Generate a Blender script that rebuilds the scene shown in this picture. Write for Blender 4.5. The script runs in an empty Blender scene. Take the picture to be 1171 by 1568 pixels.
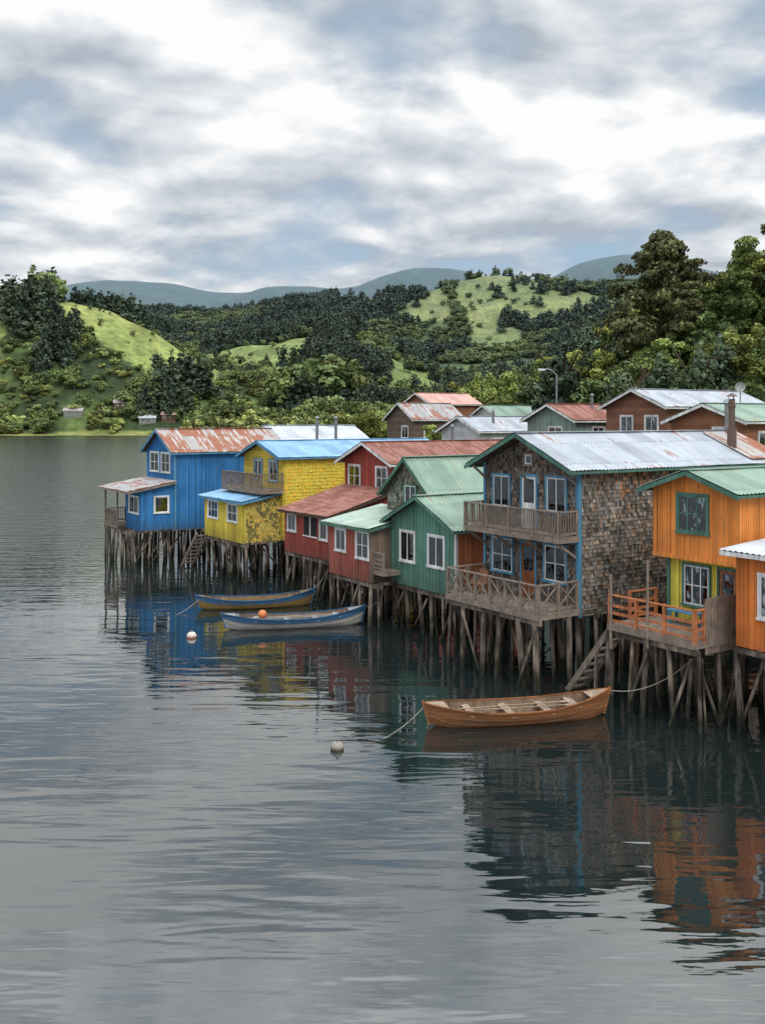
import bpy, math, random
import numpy as np
from mathutils import Vector, Matrix
random.seed(7)
rng = np.random.default_rng(7)
scene = bpy.context.scene
ROOT = scene.collection
ROT = math.radians(33.6)

# ------------------------------------------------------------------ materials
def nd(nt, t, ins=None, **props):
    n = nt.nodes.new(t)
    for k, v in props.items():
        setattr(n, k, v)
    if ins:
        for k, v in ins.items():
            s = n.inputs[k]
            if isinstance(v, bpy.types.NodeSocket):
                nt.links.new(v, s)
            else:
                s.default_value = v
    return n
def M(nt, op, a, b=0.0, c=0.0, clamp=False):
    n = nd(nt, 'ShaderNodeMath', {0: a, 1: b, 2: c}, operation=op); n.use_clamp = clamp
    return n.outputs[0]
def ramp(nt, fac, p0, p1, v0=0.0, v1=1.0):
    n = nd(nt, 'ShaderNodeMapRange', {0: fac, 1: p0, 2: p1, 3: v0, 4: v1}); n.clamp = True
    return n.outputs[0]
def mixc(nt, f, a, b, mode='MIX'):
    n = nt.nodes.new('ShaderNodeMix'); n.data_type = 'RGBA'; n.blend_type = mode
    for i, v in ((0, f), (6, a), (7, b)):
        if isinstance(v, bpy.types.NodeSocket): nt.links.new(v, n.inputs[i])
        elif i == 0: n.inputs[0].default_value = v
        else: n.inputs[i].default_value = (*v[:3], 1)
    return n.outputs[2]
def scalec(nt, col, f):
    n = nt.nodes.new('ShaderNodeVectorMath'); n.operation = 'SCALE'
    if isinstance(col, bpy.types.NodeSocket): nt.links.new(col, n.inputs[0])
    else: n.inputs[0].default_value = col[:3]
    if isinstance(f, bpy.types.NodeSocket): nt.links.new(f, n.inputs[3])
    else: n.inputs[3].default_value = f
    return n.outputs[0]
def newmat(name, rough=0.7, spec=0.3):
    m = bpy.data.materials.new(name); m.use_nodes = True
    nt = m.node_tree; nt.nodes.clear()
    out = nt.nodes.new('ShaderNodeOutputMaterial')
    b = nt.nodes.new('ShaderNodeBsdfPrincipled')
    b.inputs['Roughness'].default_value = rough
    b.inputs['Specular IOR Level'].default_value = spec
    nt.links.new(b.outputs[0], out.inputs[0])
    return m, nt, b
def noise(nt, vec, scale, detail=4, rough=0.55, dist=0.0):
    return nd(nt, 'ShaderNodeTexNoise', {'Vector': vec, 'Scale': scale, 'Detail': detail, 'Roughness': rough, 'Distortion': dist}).outputs[0]
def mapv(nt, vec, sc=(1, 1, 1), loc=(0, 0, 0), rot=(0, 0, 0)):
    return nd(nt, 'ShaderNodeMapping', {0: vec, 1: loc, 2: rot, 3: sc}).outputs[0]
def bump(nt, b, h, strength=0.4, dist=0.02):
    n = nd(nt, 'ShaderNodeBump', {'Height': h, 'Strength': strength, 'Distance': dist})
    nt.links.new(n.outputs[0], b.inputs['Normal'])
_mc = {}
def paint(name, color, board=0.2, d='v', wear=0.35, under=(0.16, 0.13, 0.10), rough=0.72):
    if name in _mc: return _mc[name]
    L_ = .2*color[0]+.7*color[1]+.1*color[2]; color = tuple(.93*c+.07*L_ for c in color)
    m, nt, b = newmat(name, rough, .22)
    tc = nd(nt, 'ShaderNodeTexCoord').outputs['Object']
    sep = nd(nt, 'ShaderNodeSeparateXYZ', {0: tc}).outputs
    s = sep[2] if d == 'h' else M(nt, 'ADD', sep[0], sep[1])
    q = M(nt, 'DIVIDE', s, board)
    wn = nd(nt, 'ShaderNodeTexWhiteNoise', {'W': M(nt, 'FLOOR', q)}, noise_dimensions='1D').outputs[0]
    tone = ramp(nt, wn, 0, 1, 0.78, 1.1)
    fr = M(nt, 'FRACT', q)
    groove = M(nt, 'LESS_THAN', fr, 0.08)
    big = ramp(nt, noise(nt, tc, 0.7, 4), 0.3, 0.7, 0.74, 1.15)
    st = noise(nt, mapv(nt, tc, (9, 9, 0.8) if d == 'v' else (1.2, 1.2, 12)), 1.0, 5, 0.65)
    fine = noise(nt, tc, 22, 2)
    col = scalec(nt, color, M(nt, 'MULTIPLY', tone, big))
    w = M(nt, 'MULTIPLY', ramp(nt, st, 0.56 - 0.1*wear, 0.70), min(1, wear*1.2))
    col = mixc(nt, w, col, under)
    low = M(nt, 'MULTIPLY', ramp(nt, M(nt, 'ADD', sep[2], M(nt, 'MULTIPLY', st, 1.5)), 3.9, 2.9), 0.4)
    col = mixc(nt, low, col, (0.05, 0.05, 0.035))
    col = scalec(nt, col, M(nt, 'SUBTRACT', 1.0, M(nt, 'MULTIPLY', groove, 0.5)))
    col = scalec(nt, col, ramp(nt, fine, 0.2, 0.8, 0.82, 1.14))
    nt.links.new(col, b.inputs['Base Color'])
    bump(nt, b, M(nt, 'ADD', M(nt, 'MULTIPLY', groove, -1.0), M(nt, 'MULTIPLY', st, 0.5)), 0.5, 0.015)
    _mc[name] = m; return m
def metal(name, color, rust=0.3, rcol=(0.19, 0.065, 0.035), rough=0.5):
    if name in _mc: return _mc[name]
    m, nt, b = newmat(name, rough, 0.5)
    tc = nd(nt, 'ShaderNodeTexCoord').outputs['Object']
    sep = nd(nt, 'ShaderNodeSeparateXYZ', {0: tc}).outputs
    row = M(nt, 'FLOOR', M(nt, 'DIVIDE', sep[1], 1.6))
    sh2 = nd(nt, 'ShaderNodeTexWhiteNoise', {'W': M(nt, 'ADD', M(nt, 'MULTIPLY', row, 13.7), M(nt, 'FLOOR', M(nt, 'DIVIDE', sep[0], 0.85)))}, noise_dimensions='1D').outputs[0]
    tone = ramp(nt, sh2, 0, 1, 0.76, 1.12)
    st = noise(nt, mapv(nt, tc, (3.5, 0.5, 0.5)), 1.3, 5, 0.65)
    bl = noise(nt, tc, 0.9, 5, 0.6)
    v = M(nt, 'ADD', M(nt, 'MULTIPLY', st, 0.55), M(nt, 'ADD', M(nt, 'MULTIPLY', bl, 0.38), M(nt, 'MULTIPLY', sh2, 0.14)))
    thr = 0.68 - 0.28*rust
    rm = ramp(nt, v, thr, thr + 0.07)
    col = scalec(nt, color, M(nt, 'MULTIPLY', tone, ramp(nt, bl, 0.3, 0.7, 0.78, 1.14)))
    rc = mixc(nt, noise(nt, tc, 6, 4), rcol, (rcol[0]*1.9, rcol[1]*1.7, rcol[2]*1.5))
    col = mixc(nt, M(nt, 'MULTIPLY', rm, min(1, 0.5 + rust)), col, rc)
    seam = M(nt, 'LESS_THAN', M(nt, 'FRACT', M(nt, 'DIVIDE', sep[1], 1.6)), 0.025)
    col = scalec(nt, col, M(nt, 'SUBTRACT', 1.0, M(nt, 'MULTIPLY', seam, 0.35)))
    nt.links.new(col, b.inputs['Base Color'])
    nt.links.new(ramp(nt, rm, 0, 1, rough, 0.85), b.inputs['Roughness'])
    _mc[name] = m; return m
def wood(name, color, rough=0.8, vary=0.35):
    if name in _mc: return _mc[name]
    m, nt, b = newmat(name, rough, 0.2)
    tc = nd(nt, 'ShaderNodeTexCoord').outputs['Object']
    n1 = noise(nt, tc, 3.0, 5, 0.65); n2 = noise(nt, mapv(nt, tc, (14, 14, 2)), 1.0, 3)
    f = M(nt, 'MULTIPLY', ramp(nt, n1, 0.3, 0.7, 1-vary, 1+vary), ramp(nt, n2, 0.3, 0.7, 0.8, 1.2))
    nt.links.new(scalec(nt, color, f), b.inputs['Base Color'])
    bump(nt, b, n2, 0.4, 0.01)
    _mc[name] = m; return m
def pile_mat():
    m, nt, b = newmat('weathered_pile', 0.8, 0.25)
    pos = nd(nt, 'ShaderNodeNewGeometry').outputs['Position']
    z = nd(nt, 'ShaderNodeSeparateXYZ', {0: pos}).outputs[2]
    n1 = noise(nt, mapv(nt, pos, (5, 5, 1.2)), 1.0, 4, 0.6); n2 = noise(nt, pos, 1.1, 2)
    dry = mixc(nt, ramp(nt, n1, 0.35, 0.65), (0.045, 0.035, 0.028), (0.24, 0.19, 0.15))
    dry = scalec(nt, dry, ramp(nt, n2, 0.35, 0.65, 0.35, 1.4))
    wet = mixc(nt, ramp(nt, n1, 0.4, 0.6), (0.014, 0.015, 0.011), (0.045, 0.045, 0.028))
    f = ramp(nt, M(nt, 'ADD', z, M(nt, 'MULTIPLY', n1, 0.8)), 0.75, 1.3)
    nt.links.new(mixc(nt, f, wet, dry), b.inputs['Base Color'])
    bump(nt, b, n1, 0.6, 0.03)
    return m
def attr_mat(name, rough=0.85, var=0.2, sc=4.0, rnd=False, haze=True, big=False):
    m, nt, b = newmat(name, rough, 0.12)
    a = nd(nt, 'ShaderNodeAttribute', attribute_name='Col').outputs['Color']
    pos = nd(nt, 'ShaderNodeNewGeometry').outputs['Position']
    f = ramp(nt, noise(nt, pos, sc, 2), 0.3, 0.7, 1-var, 1+var)
    col = scalec(nt, a, f)
    if big:
        n3 = noise(nt, pos, .035, 5, .65); col = scalec(nt, col, ramp(nt, n3, .35, .65, .68, 1.2))
        col = mixc(nt, ramp(nt, noise(nt, pos, .09, 4, .6), .5, .62, 0, .5), col, mixc(nt, 1.0, col, (.55, .66, .6), 'MULTIPLY'))
    if rnd:
        r = nd(nt, 'ShaderNodeObjectInfo').outputs['Random']
        col = scalec(nt, col, ramp(nt, r, 0, 1, 0.5, 1.55))
        r2 = M(nt, 'FRACT', M(nt, 'MULTIPLY', r, 7.31))
        col = mixc(nt, M(nt, 'MULTIPLY', r2, 0.5), col, mixc(nt, 1.0, col, (1.5, 1.12, 0.75), 'MULTIPLY'))
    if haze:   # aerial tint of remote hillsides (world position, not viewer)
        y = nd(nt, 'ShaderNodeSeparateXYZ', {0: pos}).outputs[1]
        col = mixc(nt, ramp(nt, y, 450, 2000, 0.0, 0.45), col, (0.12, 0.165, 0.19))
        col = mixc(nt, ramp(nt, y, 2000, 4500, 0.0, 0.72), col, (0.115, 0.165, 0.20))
    nt.links.new(col, b.inputs['Base Color'])
    return m
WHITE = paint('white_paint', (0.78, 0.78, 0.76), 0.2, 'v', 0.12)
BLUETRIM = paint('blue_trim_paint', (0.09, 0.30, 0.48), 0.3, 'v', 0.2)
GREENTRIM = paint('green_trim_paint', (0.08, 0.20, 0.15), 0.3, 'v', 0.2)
WOODG = wood('weathered_grey_wood', (0.22, 0.175, 0.14))
WOODD = wood('dark_wood', (0.07, 0.05, 0.038))
WOODB = wood('brown_wood', (0.24, 0.115, 0.055))
WOODR = wood('red_brown_door_wood', (0.22, 0.08, 0.035))
WOODO = wood('orange_stained_wood', (0.42, 0.15, 0.065))
PILE = pile_mat()
SHING = attr_mat('wood_shingle', 0.9, 0.25, 9.0, haze=False)
def simple(name, col, rough=0.6, spec=0.3, metallic=0):
    m, nt, b = newmat(name, rough, spec)
    pos = nd(nt, 'ShaderNodeTexCoord').outputs['Object']
    nt.links.new(scalec(nt, col, ramp(nt, noise(nt, pos, 5, 4), 0.3, 0.7, 0.82, 1.15)), b.inputs['Base Color'])
    b.inputs['Metallic'].default_value = metallic
    return m
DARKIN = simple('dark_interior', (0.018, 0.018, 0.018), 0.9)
CURT = simple('curtain_cloth', (0.58, 0.57, 0.53), 0.9)
PIPE = simple('galvanised_pipe', (0.22, 0.22, 0.23), 0.45, 0.5, 0.5)
RUSTP = simple('rusty_pipe', (0.13, 0.085, 0.065), 0.7)
ROPE = simple('rope_fibre', (0.32, 0.29, 0.22), 0.9)
def glass():
    m = bpy.data.materials.new('window_glass'); m.use_nodes = True
    nt = m.node_tree; nt.nodes.clear()
    out = nt.nodes.new('ShaderNodeOutputMaterial')
    t = nd(nt, 'ShaderNodeBsdfTransparent', {0: (0.8, 0.85, 0.85, 1)})
    tc = nd(nt, 'ShaderNodeTexCoord').outputs['Object']
    bp = nd(nt, 'ShaderNodeBump', {'Height': noise(nt, tc, 1.5, 2), 'Strength': 0.3, 'Distance': 0.05})
    g = nd(nt, 'ShaderNodeBsdfGlossy', {'Color': (0.9, 0.95, 1, 1), 'Roughness': 0.03, 'Normal': bp.outputs[0]})
    fr = nd(nt, 'ShaderNodeFresnel', {0: 1.7})
    mx = nd(nt, 'ShaderNodeMixShader', {0: M(nt, 'ADD', fr.outputs[0], 0.06), 1: t.outputs[0], 2: g.outputs[0]})
    nt.links.new(mx.outputs[0], out.inputs[0])
    return m
GLASS = glass()

# ------------------------------------------------------------------ mesh builder
class MB:
    def __init__(s): s.v = []; s.f = []; s.c = []; s.smooth = False
    def add(s, vs, fs, col=None):
        o = len(s.v); s.v += [tuple(p) for p in vs]
        for f in fs:
            s.f.append(tuple(i+o for i in f)); s.c.append(col or (1, 1, 1))
    def box(s, x0, x1, y0, y1, z0, z1, col=None):
        if x0 > x1: x0, x1 = x1, x0
        if y0 > y1: y0, y1 = y1, y0
        s.add([(x0,y0,z0),(x1,y0,z0),(x1,y1,z0),(x0,y1,z0),(x0,y0,z1),(x1,y0,z1),(x1,y1,z1),(x0,y1,z1)],
              [(3,2,1,0),(4,5,6,7),(0,1,5,4),(1,2,6,5),(2,3,7,6),(3,0,4,7)], col)
    def beam(s, p0, p1, w, h, col=None):
        p0 = Vector(p0); p1 = Vector(p1); d = (p1-p0).normalized()
        up = Vector((0,0,1)) if abs(d.z) < 0.95 else Vector((1,0,0))
        a = d.cross(up).normalized()*w/2; b = a.cross(d).normalized()*h/2
        vs = [p+q for p in (p0, p1) for q in (-a-b, a-b, a+b, -a+b)]
        s.add(vs, [(3,2,1,0),(4,5,6,7),(0,1,5,4),(1,2,6,5),(2,3,7,6),(3,0,4,7)], col)
    def cyl(s, p0, p1, r0, r1=None, n=8, col=None):
        r1 = r0 if r1 is None else r1
        p0 = Vector(p0); p1 = Vector(p1); d = (p1-p0).normalized()
        a = d.orthogonal().normalized(); b = d.cross(a)
        vs = []
        for p, r in ((p0, r0), (p1, r1)):
            for i in range(n):
                t = 2*math.pi*i/n; vs.append(p + (a*math.cos(t)+b*math.sin(t))*r)
        fs = [(i, (i+1) % n, n+(i+1) % n, n+i) for i in range(n)] + [tuple(range(n))[::-1], tuple(range(n, 2*n))]
        s.add(vs, fs, col)
    def sheet(s, A, B, D, period=0.2, amp=0.02):
        A = Vector(A); B = Vector(B); D = Vector(D)
        e = B-A; L = e.length; n = max(4, int(L/period*4)); nm = e.cross(D-A).normalized()
        if nm.z < 0: nm = -nm
        vs = []
        m = max(1, int((D-A).length/0.8))
        wob = [[random.uniform(-.014, .014) for _ in range(n//12+2)] for _ in range(m+1)]
        for j in range(m+1):
            for i in range(n+1):
                ph = i % 4; off = amp*(0, 1, 0, -1)[ph]
                k = i/12; k0 = int(k); fr = k-k0; wv = wob[j][k0]*(1-fr)+wob[j][min(k0+1, n//12+1)]*fr
                vs.append(A + e*(i/n) + (D-A)*(j/m) + nm*(off + wv + random.uniform(-.003, .003)))
        fs = [(j*(n+1)+i, j*(n+1)+i+1, (j+1)*(n+1)+i+1, (j+1)*(n+1)+i) for j in range(m) for i in range(n)]
        s.add(vs, fs)
    def sphere(s, c, r, n=10, sz=1.0):
        vs = []; fs = []
        for i in range(n+1):
            t = math.pi*i/n
            for j in range(n*2):
                p = math.pi*j/n
                vs.append((c[0]+r*math.sin(t)*math.cos(p), c[1]+r*math.sin(t)*math.sin(p), c[2]+sz*r*math.cos(t)))
        for i in range(n):
            for j in range(2*n):
                fs.append((i*2*n+j, (i+1)*2*n+j, (i+1)*2*n+(j+1) % (2*n), i*2*n+(j+1) % (2*n)))
        s.add(vs, fs)
    def obj(s, name, mat, parent=None, coll=None):
        me = bpy.data.meshes.new(name); me.from_pydata(s.v, [], s.f); me.update()
        me.materials.append(mat)
        a = me.attributes.new('Col', 'FLOAT_COLOR', 'FACE')
        arr = np.ones((len(s.f), 4), np.float32); arr[:, :3] = np.array(s.c, np.float32).reshape(-1, 3)
        a.data.foreach_set('color', arr.ravel())
        if s.smooth: me.polygons.foreach_set('use_smooth', [True]*len(me.polygons))
        o = bpy.data.objects.new(name, me); (coll or ROOT).objects.link(o)
        if parent: o.parent = parent
        return o
class Asm:
    def __init__(s, name, loc=(0, 0, 0), rot=0.0):
        s.e = bpy.data.objects.new(name, None); ROOT.objects.link(s.e)
        s.e.empty_display_size = 0.3
        s.e.location = loc; s.e.rotation_euler = (0, 0, rot); s.parts = {}; s.holes = []
    def p(s, name, mat):
        k = (name, mat.name)
        if k not in s.parts: s.parts[k] = (MB(), mat)
        return s.parts[k][0]
    def done(s):
        for k, (mb, mat) in s.parts.items():
            if mb.f: mb.obj(k[0], mat, s.e)
        return s.e

# ------------------------------------------------------------------ house pieces (local: x = inland, y = along shore)
def fb(mb, face, P, s0, s1, z0, z1, n0, n1):
    if face == 'f': mb.box(P-n1, P-n0, s0, s1, z0, z1)
    else: mb.box(s0, s1, P-n1, P-n0, z0, z1)
def window(A, face, s0, s1, z0, z1, P=0.0, trim=WHITE, frame=WHITE, nx=2, nz=1, curtain=True, tw=0.08, tn='window_trim'):
    A.holes.append((face, P, s0-tw, s1+tw, z0-tw, z1+tw))
    t = A.p(tn, trim); f = A.p('window_frame', frame)
    fb(t, face, P, s0-tw, s1+tw, z1, z1+tw, -.03, .065); fb(t, face, P, s0-tw-.03, s1+tw+.03, z0-tw, z0, -.03, .085)
    fb(t, face, P, s0-tw, s0, z0, z1, -.03, .06); fb(t, face, P, s1, s1+tw, z0, z1, -.03, .06)
    g = 0.05
    fb(f, face, P, s0, s1, z1-g, z1, -.02, .045); fb(f, face, P, s0, s1, z0, z0+g, -.02, .045)
    fb(f, face, P, s0, s0+g, z0+g, z1-g, -.02, .042); fb(f, face, P, s1-g, s1, z0+g, z1-g, -.02, .042)
    for i in range(1, nx):
        c = s0+(s1-s0)*i/nx; fb(f, face, P, c-.022, c+.022, z0+g, z1-g, -.02, .040)
    for i in range(1, nz):
        c = z0+(z1-z0)*i/nz; fb(f, face, P, s0+g, s1-g, c-.018, c+.018, -.02, .036)
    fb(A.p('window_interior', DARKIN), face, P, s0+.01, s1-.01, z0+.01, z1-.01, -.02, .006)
    if curtain:
        w = (s1-s0); c = A.p('curtains', CURT)
        k = random.uniform(.18, .36); k2 = random.uniform(.1, .34); n = 4
        for i in range(n):   # folded strips
            a0 = s0+g+w*k*i/n; fb(c, face, P, a0, a0+w*k/n*.8, z0+g, z1-g, .0, .011+.004*(i % 2))
            a0 = s1-g-w*k2*(i+1)/n; fb(c, face, P, a0, a0+w*k2/n*.8, z0+g, z1-g, .0, .011+.004*(i % 2))
        fb(c, face, P, s0+g, s1-g, z1-g-random.uniform(.08, .3), z1-g, .0, .018)
    fb(A.p('window_glass', GLASS), face, P, s0+g, s1-g, z0+g, z1-g, .024, .026)
def door(A, face, s0, s1, z0, z1, P=0.0, mat=WOODB, trim=WHITE, lite=True):
    tw = .08
    A.holes.append((face, P, s0-tw, s1+tw, z0, z1+tw))
    t = A.p('door_trim', trim)
    fb(t, face, P, s0-tw, s1+tw, z1, z1+tw, -.03, .06); fb(t, face, P, s0-tw, s0, z0, z1, -.03, .055); fb(t, face, P, s1, s1+tw, z0, z1, -.03, .055)
    d = A.p('door', mat); fb(d, face, P, s0, s1, z0, z1, -.02, .02)
    h = z1-z0
    fb(d, face, P, s0+.1, s1-.1, z0+.15, z0+h*.4, .0, .035)
    if lite:
        fb(A.p('door_pane', DARKIN), face, P, s0+.12, s1-.12, z0+h*.5, z1-.12, .0, .026)
        fb(A.p('window_glass', GLASS), face, P, s0+.12, s1-.12, z0+h*.5, z1-.12, .03, .032)
def prism(mb, x0, x1, y0, y1, z0, ze, zr):
    yc = (y0+y1)/2
    mb.add([(x0,y0,z0),(x0,y1,z0),(x0,y1,ze),(x0,yc,zr),(x0,y0,ze),(x1,y0,z0),(x1,y1,z0),(x1,y1,ze),(x1,yc,zr),(x1,y0,ze)],
           [(0,4,3,2,1),(5,6,7,8,9),(0,5,9,4),(1,2,7,6),(0,1,6,5),(4,9,8,3),(3,8,7,2)])
def gable_roof(A, x0, x1, y0, y1, tip, zr, oh, mat, fascia, name='roof', ohf=0.5, ohb=0.3, period=0.2):
    """returns wall-eave height"""
    w2 = (y1-y0)/2; yc = (y0+y1)/2; sl = (zr-tip)/(w2+oh)
    r = A.p(name, mat); xa = x0-ohf; xb = x1+ohb
    r.sheet((xa, yc, zr), (xb, yc, zr), (xa, y0-oh, tip), period)
    r.sheet((xa, yc, zr), (xb, yc, zr), (xa, y1+oh, tip), period)
    rc = A.p(name+'_ridge_cap', mat)
    rc.beam((xa, yc-.09, zr-.005), (xb, yc-.09, zr-.005), .2, .03); rc.beam((xa, yc+.09, zr-.01), (xb, yc+.09, zr-.01), .2, .03)
    f = A.p(name+'_fascia', fascia)
    for yy in (y0-oh, y1+oh):
        f.beam((xa+.02, yc, zr-.12), (xa+.02, yy, tip-.12), .05, .14)
        f.beam((xb-.02, yc, zr-.12), (xb-.02, yy, tip-.12), .05, .14)
        f.beam((xa+.05, yy+(.03 if yy < yc else -.03), tip-.09), (xb-.05, yy+(.03 if yy < yc else -.03), tip-.09), .04, .09)
    so = A.p(name+'_soffit', WOODD)
    so.add([(xa+.05, yc, zr-.07), (xb-.05, yc, zr-.07), (xb-.05, y0-oh+.06, tip-.07), (xa+.05, y0-oh+.06, tip-.07), (xb-.05, y1+oh-.06, tip-.07), (xa+.05, y1+oh-.06, tip-.07)],
           [(0, 1, 2, 3), (1, 0, 5, 4)])
    return zr - sl*w2 - .1
def lean_roof(A, x0, x1, y0, y1, z0, z1, mat, fascia, name='lean_to_roof', period=0.2):
    r = A.p(name, mat)
    r.sheet((x0, y0, z0), (x0, y1, z0), (x1, y0, z1), period)
    f = A.p(name+'_fascia', fascia)
    f.box(x0+.01, x0+.05, y0, y1, z0-.16, z0-.03)
    f.beam((x0+.05, y0+.02, z0-.11), (x1, y0+.02, z1-.11), .04, .13); f.beam((x0+.05, y1-.02, z0-.11), (x1, y1-.02, z1-.11), .04, .13)
    A.p(name+'_soffit', WOODD).add([(x0+.04, y0+.04, z0-.06), (x0+.04, y1-.04, z0-.06), (x1, y1-.04, z1-.06), (x1, y0+.04, z1-.06)], [(0, 1, 2, 3)])
def seg_free(A, face, P, s, z0, z1):
    segs = [(z0, z1)]
    for (fc, PP, a, b, c, d) in A.holes:
        if fc != face or abs(PP-P) > .05 or not (a-.03 < s < b+.03): continue
        new = []
        for (p, q) in segs:
            if d <= p or c >= q: new.append((p, q)); continue
            if c > p: new.append((p, c))
            if d < q: new.append((d, q))
        segs = new
    return segs
def battens(A, face, s0, s1, z0, zf, mat, P=0.0, sp=0.25, name='wall_battens'):
    mb = A.p(name, mat); s = s0+sp*.5
    while s < s1:
        for (p, q) in seg_free(A, face, P, s, z0, zf(s) if callable(zf) else zf):
            if q-p > .05: fb(mb, face, P, s-.022, s+.022, p, q, -.01, .022)
        s += sp
def corner(A, x, y, z0, z1, mat, w=.1, name='corner_board'):
    A.p(name, mat).box(x-.03, x+w, y-.03, y+w, z0, z1)
BR = [.4, .62, .8, .95, 1, 1.1, 1.3, 1.6]
def shingles(A, face, s0, s1, z0, zf, P=0.0, base=(0.15, 0.135, 0.12), name='shingles', warm=0.3, h=.15, moss=None, s_lo=.07, s_hi=.16, var=1.0):
    mb = A.p(name, SHING); z = z0
    while True:
        any_ = False; s = s0 + random.uniform(0, .06)
        while s < s1:
            w = random.uniform(s_lo, s_hi); e = min(s+w, s1)
            c = (s+e)/2; zt = zf(c) if callable(zf) else zf
            if z < zt:
                any_ = True
                ok = True
                for (fc, PP, a, b, cc, d) in A.holes:
                    if fc == face and abs(PP-P) < .05 and a < c < b and cc-.02 < z+h*.5 < d: ok = False; break
                if ok:
                    b = (1+(random.choice(BR)-1)*var) * random.uniform(1-.15*var, 1+.15*var)
                    b *= 1+.25*var*math.sin(c*2.3+z*1.7)*math.sin(c*.9-z*3.1)
                    rw = random.random() < warm
                    col = (base[0]*b*(1.22 if rw else 1), base[1]*b*(.97 if rw else 1), base[2]*b*(.78 if rw else 1))
                    if moss:
                        mm = moss*(.6+.9*math.sin(c*3.1+1)*math.sin(z*2.7))
                        if random.random() < mm: col = (.19*b, .16*b, .06*b)
                    zb = z - random.uniform(0, .04); zz = min(z+h+.02, zt+.05); n = random.uniform(.022, .05); tlt = random.uniform(-.006, .006)
                    def q(ss, zz_, nn): return (P-nn, ss, zz_) if face == 'f' else (ss, P-nn, zz_)
                    g = .006
                    vs = [q(s+g, zb, n), q(e-g, zb+tlt*2, n+tlt), q(e-g, zz, .006), q(s+g, zz, .006), q(s+g, zb, 0), q(e-g, zb, 0)]
                    mb.add(vs, [(0, 1, 2, 3), (4, 5, 1, 0), (4, 0, 3), (5, 2, 1)], col)
            s = e
        z += h
        if not any_: break
def piles(A, x0, x1, y0, y1, zt, sx=1.5, sy=1.2, brace=True, r=.105):
    mb = A.p('piles', PILE); mb.smooth = False
    sy *= .92; sx *= .95
    nx = max(1, round((x1-x0)/sx)); ny = max(1, round((y1-y0)/sy))
    for i in range(nx+1):
        x = x0+(x1-x0)*i/nx
        for j in range(ny+1):
            y = y0+(y1-y0)*j/ny + random.uniform(-.2, .2)
            rr = r*random.uniform(.6, 1.1); dx = random.uniform(-.14, .14); dy = random.uniform(-.2, .2)
            mb.cyl((x+dx*2, y+dy*2, -2.2), (x, y, zt-.05), rr*1.1, rr*.9, 8)
            if random.random() < .22 and i < 3: mb.cyl((x+dx+.25, y+random.uniform(-.7, .7), -2), (x+.15, y, zt-.3), rr*.6, rr*.5, 6)
        b = A.p('pile_beams', PILE); b.box(x-.06, x+.06, y0-.15, y1+.15, zt-.2, zt-.02)
    b = A.p('pile_beams', PILE)
    for y in np.arange(y0, y1+.1, .9): b.box(x0-.1, x1+.1, y-.045, y+.045, zt-.02, zt+.1)
    if brace:
        for i in (0, 1):
            x = x0+(x1-x0)*i/nx - .12
            for j in range(ny):
                if random.random() < .5:
                    ya = y0+(y1-y0)*j/ny; yb = y0+(y1-y0)*(j+1)/ny
                    if random.random() < .5: ya, yb = yb, ya
                    mb.beam((x, ya, random.uniform(-.2, .4)), (x, yb, zt-.3), .045, .09)
        for y in (y0-.12, y0+(y1-y0)/ny-.12):
            for i in range(nx):
                if random.random() < .45:
                    xa = x0+(x1-x0)*i/nx; xb = x0+(x1-x0)*(i+1)/nx
                    if random.random() < .5: xa, xb = xb, xa
                    mb.beam((xa, y, random.uniform(-.2, .4)), (xb, y, zt-.3), .045, .09)
def deck(A, x0, x1, y0, y1, z, mat=WOODG, name='deck'):
    mb = A.p(name+'_boards', mat); x = x0
    while x < x1:
        mb.box(x, min(x+.13, x1), y0+random.uniform(-.03, .03), y1+random.uniform(-.03, .03), z-.04, z+random.uniform(-.004, .004)); x += .14
    f = A.p(name+'_rim', WOODG if mat is not WOODO else WOODO)
    f.box(x0-.03, x0+.02, y0, y1, z-.2, z-.045); f.box(x0+.03, x1, y0-.02, y0+.03, z-.2, z-.045); f.box(x0+.03, x1, y1-.03, y1+.02, z-.2, z-.045)
def rail(A, p0, p1, z, h=.95, kind='v', mat=WOODG, name='railing', sp=.13, post=1.3):
    mb = A.p(name, mat); p0 = Vector((*p0, 0)); p1 = Vector((*p1, 0)); L = (p1-p0).length
    n = max(1, round(L/post))
    for i in range(n+1):
        p = p0.lerp(p1, i/n); mb.box(p.x-.045, p.x+.045, p.y-.045, p.y+.045, z-.15, z+h+.04)
    a = p0+Vector((0, 0, z+h)); b = p1+Vector((0, 0, z+h))
    mb.beam(a, b, .1, .045); mb.beam(a-Vector((0, 0, h-.12)), b-Vector((0, 0, h-.12)), .045, .07)
    if kind == 'v':
        m = int(L/sp)
        for i in range(m):
            p = p0.lerp(p1, (i+.5)/m); o = random.uniform(-.012, .012)
            mb.beam((p.x+o, p.y, z+.08), (p.x, p.y+o, z+h-.02), .045, .03)
    elif kind == 'x':
        for i in range(n):
            q0 = p0.lerp(p1, i/n); q1 = p0.lerp(p1, (i+1)/n)
            mb.cyl((q0.x, q0.y, z+.14), (q1.x, q1.y, z+h-.04), .028, n=6); mb.cyl((q0.x+.01, q0.y, z+h-.04), (q1.x+.01, q1.y, z+.14), .028, n=6)
            qm = q0.lerp(q1, .5); mb.cyl((qm.x, qm.y, z+.1), (qm.x, qm.y, z+h), .022, n=6)
    else:
        for k in (.38, .64): mb.beam((p0.x, p0.y, z+h*k), (p1.x, p1.y, z+h*k), .035, .09)
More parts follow.
